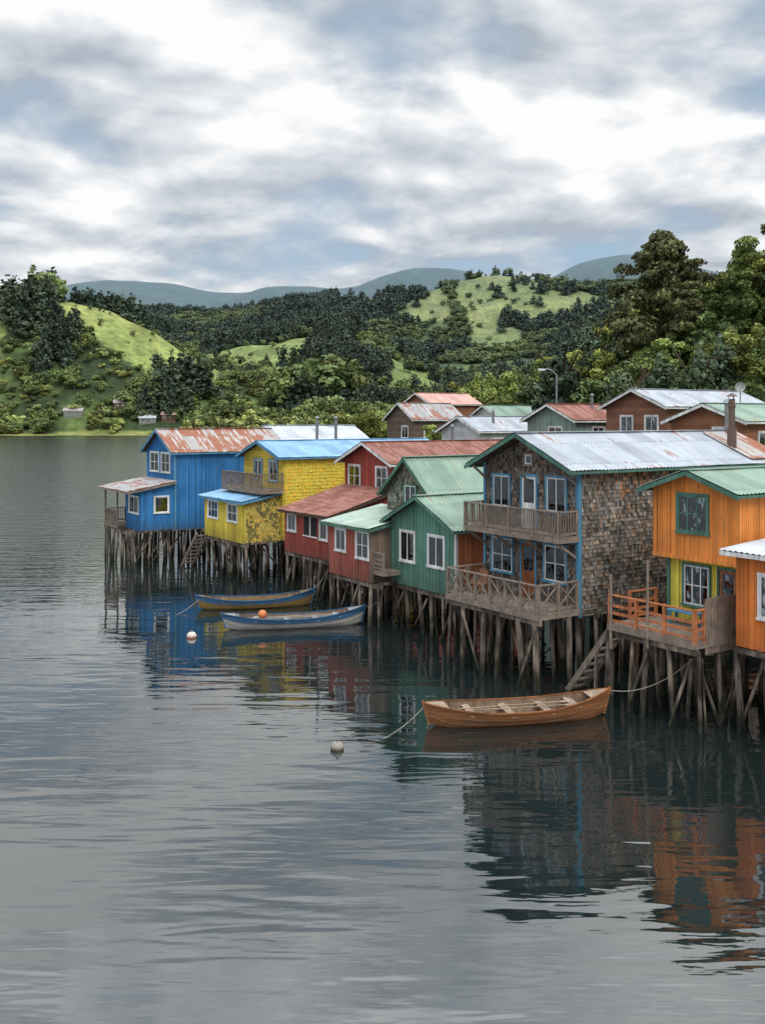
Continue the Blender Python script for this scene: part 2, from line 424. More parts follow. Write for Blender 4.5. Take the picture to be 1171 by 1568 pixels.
def chimney(A, x, y, z0, z1, r=.11, mat=PIPE):
    mb = A.p('chimney_pipe', mat); mb.cyl((x, y, z0), (x, y, z1), r, r, 12); mb.cyl((x, y, z1-.35), (x, y, z1-.25), r*1.25, r*1.25, 12)
    for t in range(3): mb.cyl((x+r*math.cos(t*2.1), y+r*math.sin(t*2.1), z1-.02), (x+r*math.cos(t*2.1), y+r*math.sin(t*2.1), z1+.12), .012, n=4)
    mb.cyl((x, y, z1+.1), (x, y, z1+.24), r*1.9, r*.3, 12)

GREY_R = metal('grey_corrugated_metal', (0.40, 0.44, 0.48), .24)
GREYRUST = metal('worn_grey_metal', (0.40, 0.40, 0.40), .45)
RUST_R = metal('rusty_red_metal', (0.36, 0.15, 0.115), .62, (0.14, 0.06, 0.042), .6)
GREEN_R = metal('green_corrugated_metal', (0.23, 0.34, 0.26), .26, (0.20, 0.19, 0.14))
PALEG_R = metal('pale_green_metal', (0.34, 0.44, 0.36), .18)
BLUE_R = metal('blue_corrugated_metal', (0.23, 0.43, 0.64), .15)
WHITE_R = metal('white_metal', (0.52, 0.56, 0.60), .15)
RUSTW_R = metal('rust_streaked_metal', (0.52, 0.49, 0.46), .68, (0.22, 0.095, 0.06))
PINK_R = metal('faded_pink_metal', (0.62, 0.34, 0.28), .1)

# ================================================================= SHINGLE HOUSE
A = Asm('shingle_house', (7.0, 35.0, 0), ROT)
w = 5.2; ze = gable_roof(A, 0, 11.9, 0, w, 7.65, 8.97, .42, GREY_R, GREENTRIM, ohf=.75, period=.19)
prism(A.p('walls', WOODD), 0, 11.9, 0, w, 2.35, ze, 8.85)
A.p('roof_rust_sheet', RUSTW_R).sheet((9.6, w/2-.3, 8.92), (12.0, w/2-.3, 8.92), (9.6, -.2, 7.83), .19, .018)
bt = dict(trim=BLUETRIM, tn='window_trim')
window(A, 'f', .62, 1.72, 3.5, 4.8, nx=2, nz=2, **bt); window(A, 'f', 3.55, 4.72, 3.5, 4.8, nx=2, nz=2, **bt)
door(A, 'f', 2.25, 3.0, 2.68, 4.75, mat=WOODR, trim=BLUETRIM)
window(A, 'f', .62, 1.6, 6.05, 7.3, nx=2, nz=1, **bt); window(A, 'f', 3.7, 4.65, 6.05, 7.25, nx=2, nz=1, **bt)
door(A, 'f', 2.2, 3.0, 5.3, 7.3, mat=WHITE, trim=BLUETRIM)
window(A, 'f', 2.42, 2.8, 7.75, 8.1, nx=1, curtain=False, trim=WOODG, tn='gable_vent_trim')
sl = (8.85-ze)/(w/2)
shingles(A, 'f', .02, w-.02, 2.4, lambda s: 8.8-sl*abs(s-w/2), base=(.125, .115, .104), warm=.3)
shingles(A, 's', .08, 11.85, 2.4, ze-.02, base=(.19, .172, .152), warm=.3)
mb = A.p('shingles', SHING)
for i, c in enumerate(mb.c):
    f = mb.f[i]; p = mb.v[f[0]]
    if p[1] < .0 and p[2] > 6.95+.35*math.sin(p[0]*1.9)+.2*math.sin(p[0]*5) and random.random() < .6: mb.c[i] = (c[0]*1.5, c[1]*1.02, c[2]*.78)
corner(A, -.03, -.03, 2.35, ze, BLUETRIM, .13); A.p('corner_board', BLUETRIM).box(-.06, .07, w-.08, w+.05, 2.35, ze)
A.p('corner_board', BLUETRIM).box(-.05, -.01, .1, w-.1, 5.0, 5.14)
deck(A, -1.02, -.04, -.05, w+.1, 5.27, name='balcony'); rail(A, (-.99, 0), (-.99, w+.05), 5.27, .9, 'v', sp=.11)
rail(A, (-.95, 0), (-.08, 0), 5.27, .9, 'v', sp=.11); rail(A, (-.95, w+.05), (-.08, w+.05), 5.27, .9, 'v', sp=.11)
bb = A.p('balcony_brackets', WOODG)
for y in (.1, 1.8, 3.5, 5.1): bb.beam((-.95, y, 5.05), (-.05, y, 4.5), .07, .09); bb.box(-1.0, 0, y-.05, y+.05, 5.05, 5.2)
for y in (.1, 2.6, 5.1): bb.beam((-.7, y, 7.6+.0), (-.03, y, 7.1), .06, .08)
deck(A, -2.05, -.04, -.1, 5.1, 2.68); rail(A, (-2.0, -.02), (-2.0, 5.05), 2.68, 1.0, 'x', post=.85)
rail(A, (-1.95, -.02), (-.1, -.02), 2.68, 1.0, 'x', post=.9); rail(A, (-1.95, 5.05), (-.1, 5.05), 2.68, 1.0, 'x', post=.9)
cl = A.p('deck_chair', WOODB); cl.box(-1.2, -.75, 4.1, 4.6, 3.05, 3.1); cl.box(-.8, -.75, 4.1, 4.6, 3.1, 3.6)
for (a, b) in ((-1.18, 4.12), (-1.18, 4.55), (-.8, 4.12), (-.8, 4.55)): cl.box(a, a+.05, b, b+.05, 2.68, 3.05)
piles(A, -1.95, 10.6, .0, 5.1, 2.5, 1.45, 1.05, r=.115)
chimney(A, 9.8, .9, 7.6, 10.3, .13, RUSTP)
A.p('chimney_sleeve', RUSTP).cyl((9.8, .9, 8.0), (9.8, .9, 9.1), .19, n=14)
chimney(A, 11.2, 2.2, 8.5, 10.1, .1)
A.done()

# ================================================================= ORANGE HOUSE
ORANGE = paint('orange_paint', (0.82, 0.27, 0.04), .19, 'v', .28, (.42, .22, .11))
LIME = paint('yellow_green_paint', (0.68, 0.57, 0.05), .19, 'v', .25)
A = Asm('orange_house', (11.17, 30.72, 0), ROT)
w = 3.45; ze = gable_roof(A, 0, 7.5, 0, w, 7.13, 7.82, .3, GREEN_R, GREENTRIM, ohf=.45)
prism(A.p('walls', ORANGE), 0, 7.5, 0, w, 4.88, ze, 7.7)
A.p('lower_walls', LIME).box(.3, 7.4, .15, w-.45, 2.45, 4.9)
window(A, 'f', 1.2, 2.35, 5.75, 6.95, trim=GREENTRIM, frame=GREENTRIM, nx=3, nz=2)
window(A, 'f', 1.35, 2.35, 3.3, 4.6, P=.3, trim=GREENTRIM, frame=WHITE, nx=3, nz=2)
door(A, 'f', .3, .95, 2.72, 4.6, P=.3, mat=WOODB, trim=GREENTRIM)
sl = (7.7-ze)/(w/2)
battens(A, 'f', .05, w, 4.9, lambda s: 7.65-sl*abs(s-w/2), ORANGE, sp=.28); battens(A, 's', .05, 7.4, 4.9, ze, ORANGE, sp=.28)
battens(A, 'f', .2, w-.45, 2.6, 4.85, LIME, P=.3, sp=.28, name='lower_battens')
A.p('corner_board', GREENTRIM).box(.25, .36, w-.5, w-.38, 2.5, 4.88)
A.p('storey_band', ORANGE).box(-.03, .0, 0, w, 4.8, 4.95)
deck(A, -2.2, .25, -.05, 3.45, 2.72)
rail(A, (-2.15, 0), (-2.15, 3.4), 2.72, .95, 'h', WOODO, post=1.1); rail(A, (-2.1, 0), (-1.7, 0), 2.72, .95, 'h', WOODO); rail(A, (-1.2, 3.4), (.1, 3.4), 2.72, .95, 'h', WOODO)
m = A.p('privacy_screen', WOODG); x = -1.68
while x < -.1: m.box(x, x+.13, -.05, -.02, 2.3, 4.02+random.uniform(-.04, .04)); x += .145
m.box(-1.68, -.1, -.02, .03, 3.75, 3.85); m.box(-1.68, -.1, -.02, .03, 2.9, 3.0)
t = A.p('bench', BLUETRIM); t.box(-.5, -.1, 1.25, 2.45, 3.13, 3.18); t.box(-.48, -.42, 1.3, 1.38, 2.72, 3.13); t.box(-.48, -.42, 2.3, 2.38, 2.72, 3.13); t.box(-.16, -.1, 1.3, 1.38, 2.72, 3.13); t.box(-.16, -.1, 2.3, 2.38, 2.72, 3.13)
pl = A.p('deck_poles', WOODG); pl.cyl((-2.2, 3.3, 1.9), (-2.2, 3.3, 4.35), .05, .045); pl.cyl((-2.2, 1.75, 2.2), (-2.2, 1.75, 5.0), .045, .04)
piles(A, -2.1, 7, .05, 3.35, 2.52, 1.2, .85, r=.1)
st = A.p('stairs', WOODG)
for x in (-1.95, -1.15): st.beam((x, 3.35, 2.75), (x, 5.75, -.25), .06, .2)
for i in range(9):
    k = (i+.5)/9; y = 3.4+2.3*k; z = 2.72-2.85*k
    st.box(-1.93, -1.17, y-.13, y+.13, z-.02, z+.03)
for x in (-1.95, -1.15): st.beam((x, 4.2, 1.5), (x, 4.3, -2), .09, .09)
A.done()
A = Asm('orange_house', (13.69, 25.19, 0), ROT)
ORANGE2 = paint('deep_orange_paint', (0.74, 0.20, 0.028), .19, 'v', .25, (.36, .17, .08))
A.p('walls', ORANGE2).add([(0,0,2.6),(0,5.4,2.6),(0,5.4,5.42),(0,0,5.42),(6,0,2.6),(6,5.4,2.6),(6,5.4,5.95),(6,0,5.95)], [(0,3,2,1),(4,5,6,7),(0,4,7,3),(1,2,6,5),(0,1,5,4),(3,7,6,2)])
lean_roof(A, -.35, 6.2, -.3, 5.75, 5.5, 6.0, WHITE_R, WHITE)
window(A, 'f', 3.3, 4.55, 3.6, 4.85, nx=2, nz=1, trim=WHITE)
battens(A, 'f', .05, 5.35, 2.62, 5.38, ORANGE2, sp=.3)
piles(A, .1, 5.5, .1, 5.3, 2.58, 1.3, .95, r=.12)
A.done()

# ================================================================= GREEN HOUSE
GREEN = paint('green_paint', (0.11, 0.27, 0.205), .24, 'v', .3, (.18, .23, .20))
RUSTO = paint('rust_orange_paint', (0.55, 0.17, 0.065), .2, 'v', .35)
A = Asm('green_house', (3.06, 41.0, 0), ROT)
w = 4.83; ze = gable_roof(A, 0, 6.5, 0, w, 4.82, 6.12, .35, GREEN_R, GREENTRIM, ohf=.4)
prism(A.p('walls', GREEN), 0, 6.5, 0, w, 1.98, ze, 6.0)
A.p('side_cladding', RUSTO).box(.1, 6.4, -.03, .02, 2.1, ze-.05)
window(A, 'f', .8, 1.88, 3.1, 4.4, nx=2, nz=1); window(A, 'f', 2.95, 4.02, 3.1, 4.4, nx=2, nz=1)
sl = (6.0-ze)/(w/2); battens(A, 'f', .05, w, 2.0, lambda s: 5.95-sl*abs(s-w/2), GREEN, sp=.24)
corner(A, -.01, -.03, 2.0, ze, WHITE, .09)
piles(A, .1, 6, .1, w-.1, 1.96, 1.4, 1.0)
A.done()
A = Asm('green_house', (2.3, 44.9, 0), ROT)
w = 3.7; ze = gable_roof(A, 0, 7, 0, w, 5.85, 7.68, .35, GREEN_R, GREENTRIM, ohf=.4)
prism(A.p('walls', WOODD), 0, 7, 0, w, 3.0, ze, 7.55)
window(A, 'f', 1.3, 2.2, 5.5, 6.3, nx=2, nz=1, trim=GREENTRIM)
sl = (7.55-ze)/(w/2)
shingles(A, 'f', .02, w-.02, 4.4, lambda s: 7.5-sl*abs(s-w/2), base=(.17, .18, .15), warm=.2)
piles(A, .5, 6.5, .2, w-.2, 3.0, 2, 1.6, False)
A.done()

# ================================================================= RED HOUSES
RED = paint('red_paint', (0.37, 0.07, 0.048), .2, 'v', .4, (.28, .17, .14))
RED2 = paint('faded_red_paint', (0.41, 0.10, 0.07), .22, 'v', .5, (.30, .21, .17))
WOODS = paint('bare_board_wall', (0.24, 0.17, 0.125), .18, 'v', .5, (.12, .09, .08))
A = Asm('red_house', (-.52, 44.5, 0), ROT)
A.p('walls', RED2).add([(0,0,2.0),(0,3.75,2.0),(0,3.75,4.42),(0,0,4.42),(3,0,2.0),(3,3.75,2.0),(3,3.75,5.0),(3,0,5.0)], [(0,3,2,1),(4,5,6,7),(0,4,7,3),(1,2,6,5),(0,1,5,4),(3,7,6,2)])
A.p('side_cladding', WOODS).add([(.05,-.02,2.0),(2.95,-.02,2.0),(2.95,-.02,4.95),(.05,-.02,4.4)], [(0,1,2,3)])
lean_roof(A, -.35, 3.2, -.3, 4.0, 4.5, 5.15, PALEG_R, GREENTRIM)
window(A, 'f', .2, 1.2, 3.05, 4.25, nx=2, nz=2); window(A, 'f', 2.2, 3.05, 3.2, 4.2, nx=2, nz=1)
battens(A, 'f', .05, 3.7, 2.02, 4.38, RED2, sp=.24); corner(A, -.01, -.03, 2.0, 4.4, WOODS, .1)
deck(A, .1, 1.0, -.9, -.03, 2.6); rail(A, (.12, -.85), (.12, -.05), 2.6, .8, 'h')
piles(A, .1, 3, -.6, 3.65, 1.98, 1.3, .9)
A.done()
A = Asm('red_house', (-2.68, 50.2, 0), ROT)
A.p('walls', RED).add([(0,0,2.15),(0,4.95,2.15),(0,4.95,4.42),(0,0,4.42),(4,0,2.15),(4,4.95,2.15),(4,4.95,5.58),(4,0,5.58)], [(0,3,2,1),(4,5,6,7),(0,4,7,3),(1,2,6,5),(0,1,5,4),(3,7,6,2)])
lean_roof(A, -.35, 4.0, -.3, 5.25, 4.47, 5.7, RUST_R, WOODD)
window(A, 'f', 3.65, 4.5, 3.35, 4.25, nx=2, nz=1)
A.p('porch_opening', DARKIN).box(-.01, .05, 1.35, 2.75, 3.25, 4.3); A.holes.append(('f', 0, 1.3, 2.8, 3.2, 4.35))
A.p('porch_post', WHITE).box(-.05, 0, 2.0, 2.08, 3.2, 4.35); A.p('porch_post', WHITE).box(-.06, 0, 1.3, 2.8, 3.18, 3.25)
window(A, 'f', .3, 1.0, 3.2, 4.25, nx=1, nz=1, curtain=False)
battens(A, 'f', .05, 4.9, 2.2, 4.38, RED, sp=.22); corner(A, -.01, -.03, 2.15, 4.4, WHITE, .08)
piles(A, .1, 4, .1, 4.85, 2.13, 1.3, 1.0)
A.done()
A = Asm('red_house', (.65, 52.4, 0), ROT)
w = 5.1; ze = gable_roof(A, 0, 9.6, 0, w, 7.05, 8.2, .35, RUST_R, WHITE, ohf=.5)
prism(A.p('walls', RED), 0, 9.6, 0, w, 2.6, ze, 8.08)
window(A, 'f', .7, 1.75, 5.65, 6.8, nx=2, nz=2); window(A, 'f', 3.45, 4.6, 5.65, 6.8, nx=2, nz=2)
sl = (8.08-ze)/(w/2); battens(A, 'f', .05, w, 3, lambda s: 8.0-sl*abs(s-w/2), RED, sp=.24)
corner(A, -.01, -.03, 3, ze, WHITE, .08); chimney(A, 6.5, 3.4, 7.6, 8.9, .09)
piles(A, .3, 9, .2, 4.9, 2.6, 2, 1.6, False)
A.done()

# ================================================================= YELLOW HOUSE
YEL = paint('yellow_paint', (0.77, 0.59, 0.05), .2, 'v', .25, (.42, .35, .15))
YELH = paint('yellow_lap_boards', (0.66, 0.48, 0.035), .17, 'h', .25, (.3, .25, .1))
A = Asm('yellow_house', (-5.85, 57.5, 0), ROT)
w = 5.2; ze = gable_roof(A, 0, 12, 0, w, 7.2, 8.15, .35, BLUE_R, BLUETRIM, ohf=.45)
prism(A.p('walls', YELH), 0, 12, 0, w, 2.3, ze, 8.03)
for i, (s0, s1) in enumerate(((.65, 1.65), (2.65, 3.7))): window(A, 'f', s0, s1, 5.75, 6.95, nx=2, nz=1, trim=BLUETRIM)
sl = (8.03-ze)/(w/2)
shingles(A, 's', .1, 11.9, 2.5, ze-.02, base=(.70, .54, .075), warm=.08, name='yellow_shingles', h=.2, s_lo=.15, s_hi=.3, var=.14)
deck(A, -1.5, -.03, -.1, w, 5.28, name='balcony'); rail(A, (-1.45, -.05), (-1.45, w), 5.28, .95, 'v'); rail(A, (-1.4, -.05), (-.05, -.05), 5.28, .95, 'v')
chimney(A, 4.2, 3.3, 7.8, 9.4, .1); chimney(A, 5.6, 3.3, 7.8, 9.4, .1)
X0 = -2.28; Y0 = .35; Y1 = 6.1
A.p('wing_walls', YEL).add([(X0,Y0,2.2),(X0,Y1,2.2),(X0,Y1,4.62),(X0,Y0,4.62),(.2,Y0,2.2),(.2,Y1,2.2),(.2,Y1,5.1),(.2,Y0,5.1)], [(0,3,2,1),(4,5,6,7),(0,4,7,3),(1,2,6,5),(0,1,5,4),(3,7,6,2)])
lean_roof(A, X0-.35, .0, Y0-.3, Y1+.25, 4.68, 5.18, BLUE_R, BLUETRIM)
window(A, 'f', Y0+1.0, Y0+2.25, 3.4, 4.4, P=X0, nx=2, nz=2, trim=WHITE); window(A, 'f', Y0+3.7, Y0+5.1, 3.4, 4.4, P=X0, nx=3, nz=2, trim=WHITE)
shingles(A, 's', X0+.05, .1, 2.25, lambda s: 4.62+(s-X0)*.19-.03, P=Y0, base=(.48, .38, .10), warm=.2, name='wing_shingles', moss=.5, s_lo=.09, s_hi=.17, h=.13, var=.35)
battens(A, 'f', Y0+.05, Y1, 2.25, 4.6, YEL, P=X0, sp=.25)
piles(A, X0+.1, 6, Y0, Y1-.1, 2.18, 1.5, 1.1)
st = A.p('stairs', WOODG)
for x in (-2.75, -2.0): st.beam((x, Y1+.1, 2.3), (x, Y1+2.9, -.3), .07, .2)
for i in range(9): k = (i+.5)/9; st.box(-2.72, -2.03, Y1+.1+2.7*k-.13, Y1+.1+2.7*k+.13, 2.22-2.45*k, 2.28-2.45*k)
A.done()

# ================================================================= BLUE HOUSE
BLUE = paint('blue_paint', (0.026, 0.20, 0.50), .2, 'v', .5, (.12, .29, .46))
A = Asm('blue_house', (-15.4, 62.6, 0), ROT)
w = 5.2; ze = gable_roof(A, 2.28, 10.3, 0, w, 7.25, 8.8, .3, RUSTW_R, BLUETRIM, ohf=.4)
prism(A.p('walls', BLUE), 2.28, 10.3, 0, w, 2.2, ze, 8.68)
A.p('wing_walls', BLUE).add([(0,.02,2.2),(0,2.9,2.2),(0,2.9,4.8),(0,.02,4.8),(2.3,.02,2.2),(2.3,2.9,2.2),(2.3,2.9,5.25),(2.3,.02,5.25)], [(0,3,2,1),(4,5,6,7),(0,4,7,3),(1,2,6,5),(0,1,5,4),(3,7,6,2)])
lean_roof(A, -1.0, 2.28, -.3, 5.7, 4.85, 5.42, GREYRUST, WOODG)
window(A, 'f', .9, 2.35, 5.9, 7.15, P=2.28, nx=2, nz=2); window(A, 'f', 2.9, 4.4, 5.9, 7.15, P=2.28, nx=2, nz=2)
window(A, 'f', .5, 2.2, 3.35, 4.4, nx=2, nz=1)
window(A, 's', .9, 1.8, 3.4, 4.4, P=.02, nx=1, nz=1, curtain=False, trim=WHITE)
sl = (8.68-ze)/(w/2)
battens(A, 'f', .05, w, 5.4, lambda s: 8.6-sl*abs(s-w/2), BLUE, P=2.28, sp=.24)
battens(A, 's', 2.4, 10, 2.25, ze, BLUE, sp=.24); battens(A, 's', .1, 2.28, 2.25, 4.75, BLUE, P=.02, sp=.24); battens(A, 'f', .05, 2.85, 2.25, 4.75, BLUE, sp=.24)
A.p('corner_board', BLUETRIM).box(2.22, 2.34, -.04, .08, 2.2, ze)
deck(A, -.6, 2.28, 2.92, 5.5, 2.4)
rail(A, (-.55, 2.95), (-.55, 5.45), 2.4, .95, 'v'); rail(A, (-.5, 5.45), (2.2, 5.45), 2.4, .95, 'v')
pp = A.p('porch_posts', WOODG)
for (x, y) in ((-.55, 3.0), (-.55, 5.45), (.9, 5.45)): pp.box(x-.05, x+.05, y-.05, y+.05, 2.4, 4.9)
piles(A, -.55, 9, .05, 5.4, 2.18, 1.3, .95)
A.done()

# ================================================================= HOUSES ON LAND
def land_house(name, loc, w, d, z0, tip, zr, wall, roof, wins=(), fascia=WHITE, oh=.35, rot=ROT, swins=()):
    A = Asm(name, (loc[0], loc[1], 0), rot)
    ze = gable_roof(A, 0, d, 0, w, tip, zr, oh, roof, fascia, ohf=.4, period=.25)
    prism(A.p('walls', wall), 0, d, 0, w, z0, ze, zr-.12)
    for (s0, s1, a, b) in wins: window(A, 'f', s0, s1, a, b)
    for (s0, s1, a, b) in swins: window(A, 's', s0, s1, a, b)
    return A
BROWN = paint('brown_boards', (0.27, 0.12, 0.07), .16, 'h', .3)
BROWN2 = paint('dark_brown_boards', (0.17, 0.12, 0.09), .16, 'h', .3)
WARM = paint('varnished_boards', (0.33, 0.14, 0.07), .16, 'h', .3)
WW = paint('white_wall', (0.64, 0.65, 0.66), .2, 'h', .2)
LG = paint('sage_wall', (0.24, 0.33, 0.29), .18, 'v', .2)
land_house('brown_house', (3.0, 93), 4.6, 5.8, 4, 9.35, 11.0, BROWN2, GREYRUST, [(1, 2, 7.6, 8.7)], swins=[(1.2, 2.2, 7.7, 8.7), (3.5, 4.5, 7.7, 8.7)]).done()
land_house('brown_house', (5.2, 104), 5, 6.5, 5, 11.0, 12.25, WARM, PINK_R, [(1, 2, 9.4, 10.4)], swins=[(2, 3, 9.3, 10.3)]).done()
A = land_house('white_house', (7.0, 70), 4.6, 7.0, 3, 8.55, 9.65, WW, GREY_R, [(1, 2, 6.8, 7.8)], swins=[(1, 2, 7.0, 8.0), (4, 5, 7.0, 8.0)]); chimney(A, 2, 1, 8.6, 10.0, .1); A.done()
land_house('white_house', (11.2, 95), 4, 6.5, 4, 9.6, 10.8, WW, GREEN_R, [(1, 2, 8, 9)], swins=[(2, 3, 8, 9)]).done()
A = land_house('sage_house', (12.2, 62), 4.5, 4.8, 3, 9.35, 10.45, LG, RUST_R, [(1.2, 2.4, 7.9, 8.9)], swins=[(1.5, 2.5, 7.9, 8.9)]); chimney(A, 3, 1.5, 9.6, 10.9, .08); A.done()
A = land_house('brown_house', (16.2, 56), 4.6, 9.5, 3, 10.15, 11.25, BROWN, GREY_R, [(.6, 1.5, 8.5, 9.6), (2.5, 3.4, 8.5, 9.6)], swins=[(2, 3.2, 8.6, 9.5)])
A.done()
A = land_house('brown_house', (17.2, 46.5), 4.4, 7, 3, 9.35, 10.25, WARM, GREEN_R, [(.8, 1.8, 8.1, 9.0)], swins=[(1, 2, 7.8, 8.8)])
A.done()
A = land_house('white_house', (-7.6, 73.5), 4.5, 7.5, 2.6, 7.85, 8.95, WW, WHITE_R, [(1, 2, 6, 7)])
piles(A, .3, 7, .2, 4.3, 2.6, 2, 1.5, False); A.done()
A = Asm('satellite_dish', (21.3, 58.4, 10.75), math.radians(-20))
d = A.p('dish', WHITE)
n = 16; vs = [(0, .12, 0)]
for k in (1, 2):
    for i in range(n): t = 2*math.pi*i/n; vs.append((.3*k/2*math.cos(t), .12-.12*(k/2)**2, .3*k/2*math.sin(t)))
d.add([(a, b, c+.6) for a, b, c in vs], [(0, 1+i, 1+(i+1) % n) for i in range(n)]+[(1+i, 1+n+i, 1+n+(i+1) % n, 1+(i+1) % n) for i in range(n)])
A.p('mast', PIPE).cyl((0, .15, -.8), (0, .15, .6), .035); A.p('feed_arm', PIPE).cyl((0, .05, .3), (0, -.3, .57), .018); A.done()
def lamp(name, x, y, z0, z1):
    A = Asm(name, (x, y, 0), 0)
    A.p('pole', PIPE).cyl((0, 0, z0), (0, 0, z1), .12, .075, 10)
    a = A.p('lamp_arm', PIPE); pts = [(0, 0, z1-.1), (-.4, 0, z1+.3), (-.8, 0, z1+.4), (-1.0, 0, z1+.38)]
    for p, q in zip(pts, pts[1:]): a.cyl(p, q, .045, n=8)
    A.p('lamp_head', WHITE).box(-1.5, -.95, -.13, .13, z1+.28, z1+.42); A.p('lamp_lens', GLASS).box(-1.45, -1.0, -.1, .1, z1+.24, z1+.275)
    return A
lamp('street_lamp', 14.2, 80, 3, 13.1).done()

# ------------------------------------------------------------------ terrain
def vn(x, y, sc, seed):
    x = np.asarray(x)/sc+seed*17.3; y = np.asarray(y)/sc+seed*9.1
    xi = np.floor(x); yi = np.floor(y); fx = x-xi; fy = y-yi
    fx = fx*fx*(3-2*fx); fy = fy*fy*(3-2*fy)
    def h(a, b):
        v = np.sin(a*127.1+b*311.7+seed*74.7)*43758.5453; return v-np.floor(v)
    return (h(xi, yi)*(1-fx)+h(xi+1, yi)*fx)*(1-fy)+(h(xi, yi+1)*(1-fx)+h(xi+1, yi+1)*fx)*fy
def fbm(x, y, sc, seed, o=4):
    r = 0; a = .5; t = 0
    for i in range(o): r = r+a*vn(x, y, sc, seed+i); t += a; a *= .5; sc *= .5
    return r/t
def smooth_ridge(R, n=400, k=9):
    R = np.array(R, float); xs = np.linspace(R[0, 0], R[-1, 0], n)
    z = np.interp(xs, R[:, 0], R[:, 2]); y = np.interp(xs, R[:, 0], R[:, 1])
    ker = np.hanning(k+2)[1:-1]; ker /= ker.sum()
    zp = np.pad(z, k//2, mode='edge'); z = np.convolve(zp, ker, 'valid')[:n]
    return np.stack([xs, y, z], -1)
# ridge crest polylines in world metres (x, y, z)
RA = smooth_ridge([(-330,640,66),(-250,640,74),(-207,640,84),(-173,640,77),(-147,640,63),(-126,640,50),(-100,640,35),(-70,640,25),(-36,640,18),(0,640,13),(60,640,10),(400,640,10)], 300, 5)
RB = smooth_ridge([(-620,1000,108),(-390,1000,104),(-290,1000,98),(-223,1000,93),(-157,1000,90),(-90,1000,87),(-45,1000,90),(-15,1000,82),(35,1000,62),(75,1000,50),(120,1000,42),(200,1000,36),(420,1000,50)], 300, 9)
RC = smooth_ridge([(-900,1600,176),(-300,1600,182),(-145,1600,186),(-50,1600,190),(15,1600,186),(80,1600,182),(125,1600,190),(165,1600,198),(250,1600,210),(305,1600,204),(360,1600,206),(400,1600,200),(550,1600,200),(900,1600,200)], 300, 9)
RD = smooth_ridge([(-4000,4500,500),(-2100,4500,530),(-1600,4500,560),(-1250,4500,622),(-950,4500,628),(-800,4500,585),(-600,4500,565),(-470,4500,600),(-330,4500,592),(-200,4500,575),(-80,4500,600),(30,4500,655),(165,4500,686),(300,4500,680),(420,4500,655),(555,4500,625),(760,4500,640),(880,4500,715),(1125,4500,745),(1300,4500,705),(1550,4500,640),(2200,4500,600),(4000,4500,600)], 800, 21)
RE = np.array([(-400,150,0),(-8,150,0),(-2,150,2),(10,155,6),(23,150,9),(30,142,12),(36,132,15),(44,128,20),(51,126,24.5),(62,122,29),(90,115,33),(150,110,38),(400,110,45)], float)
def ridge(x, y, R, Lf, Lb):
    yr = np.interp(x, R[:, 0], R[:, 1]); zr = np.interp(x, R[:, 0], R[:, 2])
    t = y-yr; k = np.where(t < 0, 1+t/Lf, 1-t/Lb); k = np.clip(k, 0, 1)
    k = np.where(t < 0, k*(2-k)*.5+k*k*(3-2*k)*.5, k*k*(3-2*k))
    return zr*k
def shore_x(y): return np.interp(y, [-200,0,20,40,60,80,110,140,180,260,400,520,560], [90,45,31,19,9,1,-4,0,20,60,110,110,-3000])
def Hf(x, y):
    x = np.asarray(x, float); y = np.asarray(y, float)
    f = x-shore_x(y)+(fbm(x, y, 12, 3)-.5)*4
    land = np.clip(f*.42, -3, 5.2+np.clip((y-60)*.02, 0, 1.5))
    ys = 512+(fbm(x, y, 60, 5)-.5)*26
    far = np.clip((y-ys)*.10, -3, 7)
    h = np.maximum(np.where(y < 520, land, -3), np.where(y > 300, far, -3))
    A_ = ridge(x, y, RA, 115, 160)*(1+(fbm(x, y, 45, 8)-.5)*.16)
    n1 = (fbm(x, y, 130, 11, 5)-.5)
    B_ = ridge(x, y, RB, 420, 400)+n1*50*np.clip((y-650)/200, 0, 1)*np.clip((1050-y)/90, .15, 1)
    n2 = (fbm(x, y, 260, 15, 5)-.5)
    C_ = ridge(x, y, RC, 760, 900)+n2*95*np.clip((y-1000)/250, 0, 1)*np.clip((1680-y)/220, .14, 1)
    D_ = ridge(x, y, RD, 1500, 2500)+(fbm(x, y, 400, 21, 5)-.5)*160*np.clip((y-3100)/600, 0, 1)*np.clip((4500-y)/500, .12, 1)
    E_ = ridge(x, y, RE, 62, 260)*(1+(fbm(x, y, 20, 23)-.5)*.12)
    h = np.maximum(h, E_-.5)
    for q in (A_, B_, C_, D_): h = np.where(y > 500, np.maximum(h, q), h)
    return h
def pasture(x, y):
    n = fbm(x, y, 40, 31); m = np.zeros_like(np.asarray(x, float))
    e = (n-.5)*34; fine = fbm(x, y, 26, 39)
    m = np.where((x > -224) & (x < -104+e) & (y > 592+e*.5-(x+170)*.22) & (y < 665), 1, m)
    m = np.where((x < -226+e*.5) & (x > -420) & (y > 545+e) & (y < 650) & (fine > .33), 1, m)
    m = np.where((x > -150+e*.5) & (x < -62+e) & (y > 765+e) & (y < 885+e), 1, m)
    n2 = fbm(x, y, 150, 33); f2 = fbm(x, y, 60, 35)
    m = np.where((x > 110) & (x < 430) & (y > 1100) & (y < 1640) & (n2 > .36) & (f2 > .42), 1, m)
    m = np.where((x > -70) & (x < 95) & (y > 1300) & (y < 1640) & (n2 > .26) & (f2 > .34), 1, m)
    m = np.where((y > 1350) & (y < 1650) & (n2 > .50), 1, m)
    m = np.where((y > 1000) & (y < 1400) & (n2 > .57) & (f2 > .4), 1, m)
    m = np.where((x > 5) & (x < 190) & (y > 720) & (y < 960) & (n > .47), 1, m)
    m = np.where((y > 840) & (y < 1010) & (x < -60) & (f2 > .60), 1, m)
    return m
ths = np.tan(np.radians(np.linspace(-52, 52, 440)))
